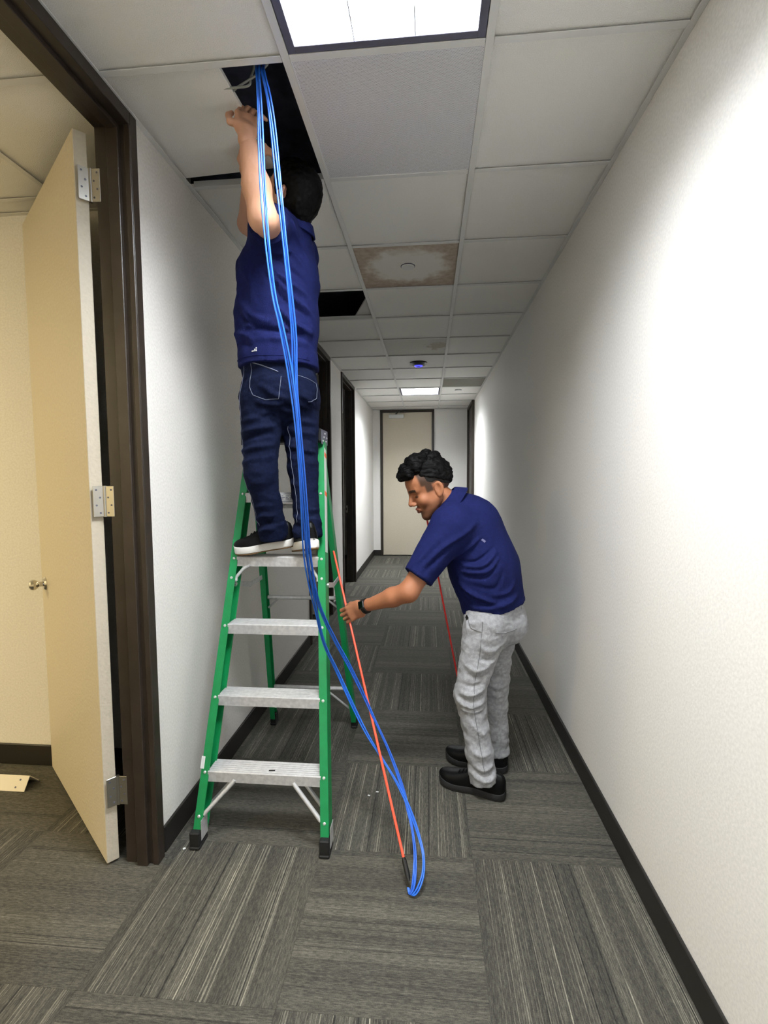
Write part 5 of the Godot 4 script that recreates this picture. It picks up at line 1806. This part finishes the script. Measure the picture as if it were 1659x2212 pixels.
	stitch(jo, "pocket_stitching", j, fj, vpts([[-0.545, 1.90, 2.0], [-0.50, 1.89, 2.05], [-0.48, 1.88, 2.1], [-0.49, 1.82, 2.1], [-0.52, 1.80, 2.05]]), M.stitch)
	stitch(jo, "side_seam", j, fj, vpts([[-0.775, 1.945, 2.0], [-0.785, 1.80, 2.01], [-0.775, 1.65, 2.02], [-0.765, 1.50, 2.02], [-0.735, 1.35, 2.05], [-0.725, 1.26, 2.07]]), M.stitch)
	stitch(jo, "inseam", j, fj, vpts([[-0.605, 1.70, 2.08], [-0.60, 1.60, 2.09], [-0.585, 1.50, 2.09], [-0.565, 1.36, 2.08], [-0.56, 1.26, 2.07]]), M.stitch)
	stitch(jo, "belt_loop", j, fj, vpts([[-0.545, 1.972, 2.0], [-0.548, 1.93, 1.99]]), M.denim, 0.005)
	# --- body
	var skin := Color(0.80, 0.605, 0.49).srgb_to_linear()
	var hm := head_frame(v(-0.575, 2.618, 2.055), v(-0.80, 0.52, 0.22), 1.02)
	var tint := func(p: Vector3, _n: Vector3) -> Color:
		return skin_tint(hm, skin.darkened(0.1), Color(0.55, 0.32, 0.27).srgb_to_linear(), Color(0.07, 0.05, 0.045).srgb_to_linear(), 0.5, 0.0, p)
	var plain := func(_p: Vector3, _n: Vector3) -> Color: return skin
	var b := Field.new()
	b.cap(v(-0.650, 1.93, 2.115), v(-0.636, 2.36, 2.11), 0.115, 0.12, 0.05, 0, LT, 1.15)
	b.cap(v(-0.62, 2.42, 2.10), v(-0.575, 2.52, 2.085), 0.08, 0.060, 0.05)
	b.cap(v(-0.590, 2.50, 2.09), v(-0.548, 2.620, 2.06), 0.060, 0.056, 0.03)
	b.cap(v(-0.650, 1.95, 2.115), v(-0.648, 1.84, 2.118), 0.11, 0.10, 0.05, 0, LH, 1.2)
	for q in [[hipL, kneeL, ankL], [hipR, kneeR, ankR]]:
		b.cap(q[0], q[1], 0.075, 0.050, 0.03)
		b.cap(q[1], q[2], 0.048, 0.034, 0.03)
	b.cap(shL, elL, 0.058, 0.047, 0.03)
	b.ell(Transform3D(Basis(), elL + v(0.006, -0.020, -0.008)), Vector3.ZERO, Vector3(0.038, 0.034, 0.036), 0.03)
	b.cap(elL, elL.lerp(wrL, 0.38), 0.047, 0.048, 0.02)
	b.cap(elL.lerp(wrL, 0.38), wrL, 0.048, 0.0275, 0.02)
	b.cap(shR, elR, 0.056, 0.044, 0.03)
	b.cap(elR, wrR, 0.044, 0.027, 0.02)
	var bn := Net.new()
	bn.add(b, 0.009, null, plain)
	var h := Field.new()
	head_field(h, hm)
	bn.add(h, 0.0042, null, tint)
	# left hand grips the edge of the opening, thumb hanging on this side
	var hl := Field.new()
	var fw := (v(-0.634, 2.735, 1.745) - wrL).normalized()
	hand(hl, wrL + fw * 0.008, fw, v(0.55, 0.1, 0.83).normalized(), v(-0.83, 0.1, -0.45).normalized(), [[0.55, 1.0, 0.8], [0.5, 0.9, 0.8], [0.45, 0.9, 0.7], [0.4, 0.8, 0.7]], [[0.0, 0.8, 0.1], [0.5, 0.35, 0.3], [0.8, -0.1, 0.5]], 1.0)
	bn.add(hl, 0.0034, null, plain)
	var hr := Field.new()
	var fr2 := (v(-0.680, 2.72, 1.93) - wrR).normalized()
	hand(hr, wrR + fr2 * 0.01, fr2, v(0.6, -0.3, 0.7).normalized(), v(-0.8, 0.1, -0.5).normalized(), [[0.4, 0.8, 0.6], [0.4, 0.8, 0.6], [0.4, 0.8, 0.6], [0.4, 0.8, 0.6]], [[0.5, 0.7, 0.4], [0.7, 0.4, 0.5], [0.7, 0.2, 0.5]])
	bn.add(hr, 0.0045, null, plain)
	put("body", bn.mesh(), skin_mat(), t)
	var ha := Field.new()
	hair_field(ha, hm, 0.014, Vector3(0, 0.60, -0.80), Vector3(0, 0.045, 0.055))
	ha.ell(hm, Vector3(0, 0.005, -0.075), Vector3(0.066, 0.075, 0.050), 0.02)
	ha.ell(hm, Vector3(0, 0.110, 0.020), Vector3(0.060, 0.040, 0.070), 0.02)
	var fh := folds(81, 45.0, 0.004)
	var hn := Net.new()
	hn.add(ha, 0.0045, fh.move, null)
	put("hair", hn.mesh(), M.hair, t)
	# --- shoes: up on the balls of the feet, heels lifted
	shoe(t, v(-0.600, 1.168, 2.150), v(-0.866, 1.126, 2.112), Vector3.UP, M.shoe_sole, M.gum, M.shoe_black, M.shoe_black, 0.040, 0.5, 1.0)
	shoe(t, v(-0.482, 1.176, 1.985), v(-0.604, 1.128, 2.250), Vector3.UP, M.shoe_sole, M.gum, M.shoe_black, M.shoe_black, 0.044, 0.5, -1.0)
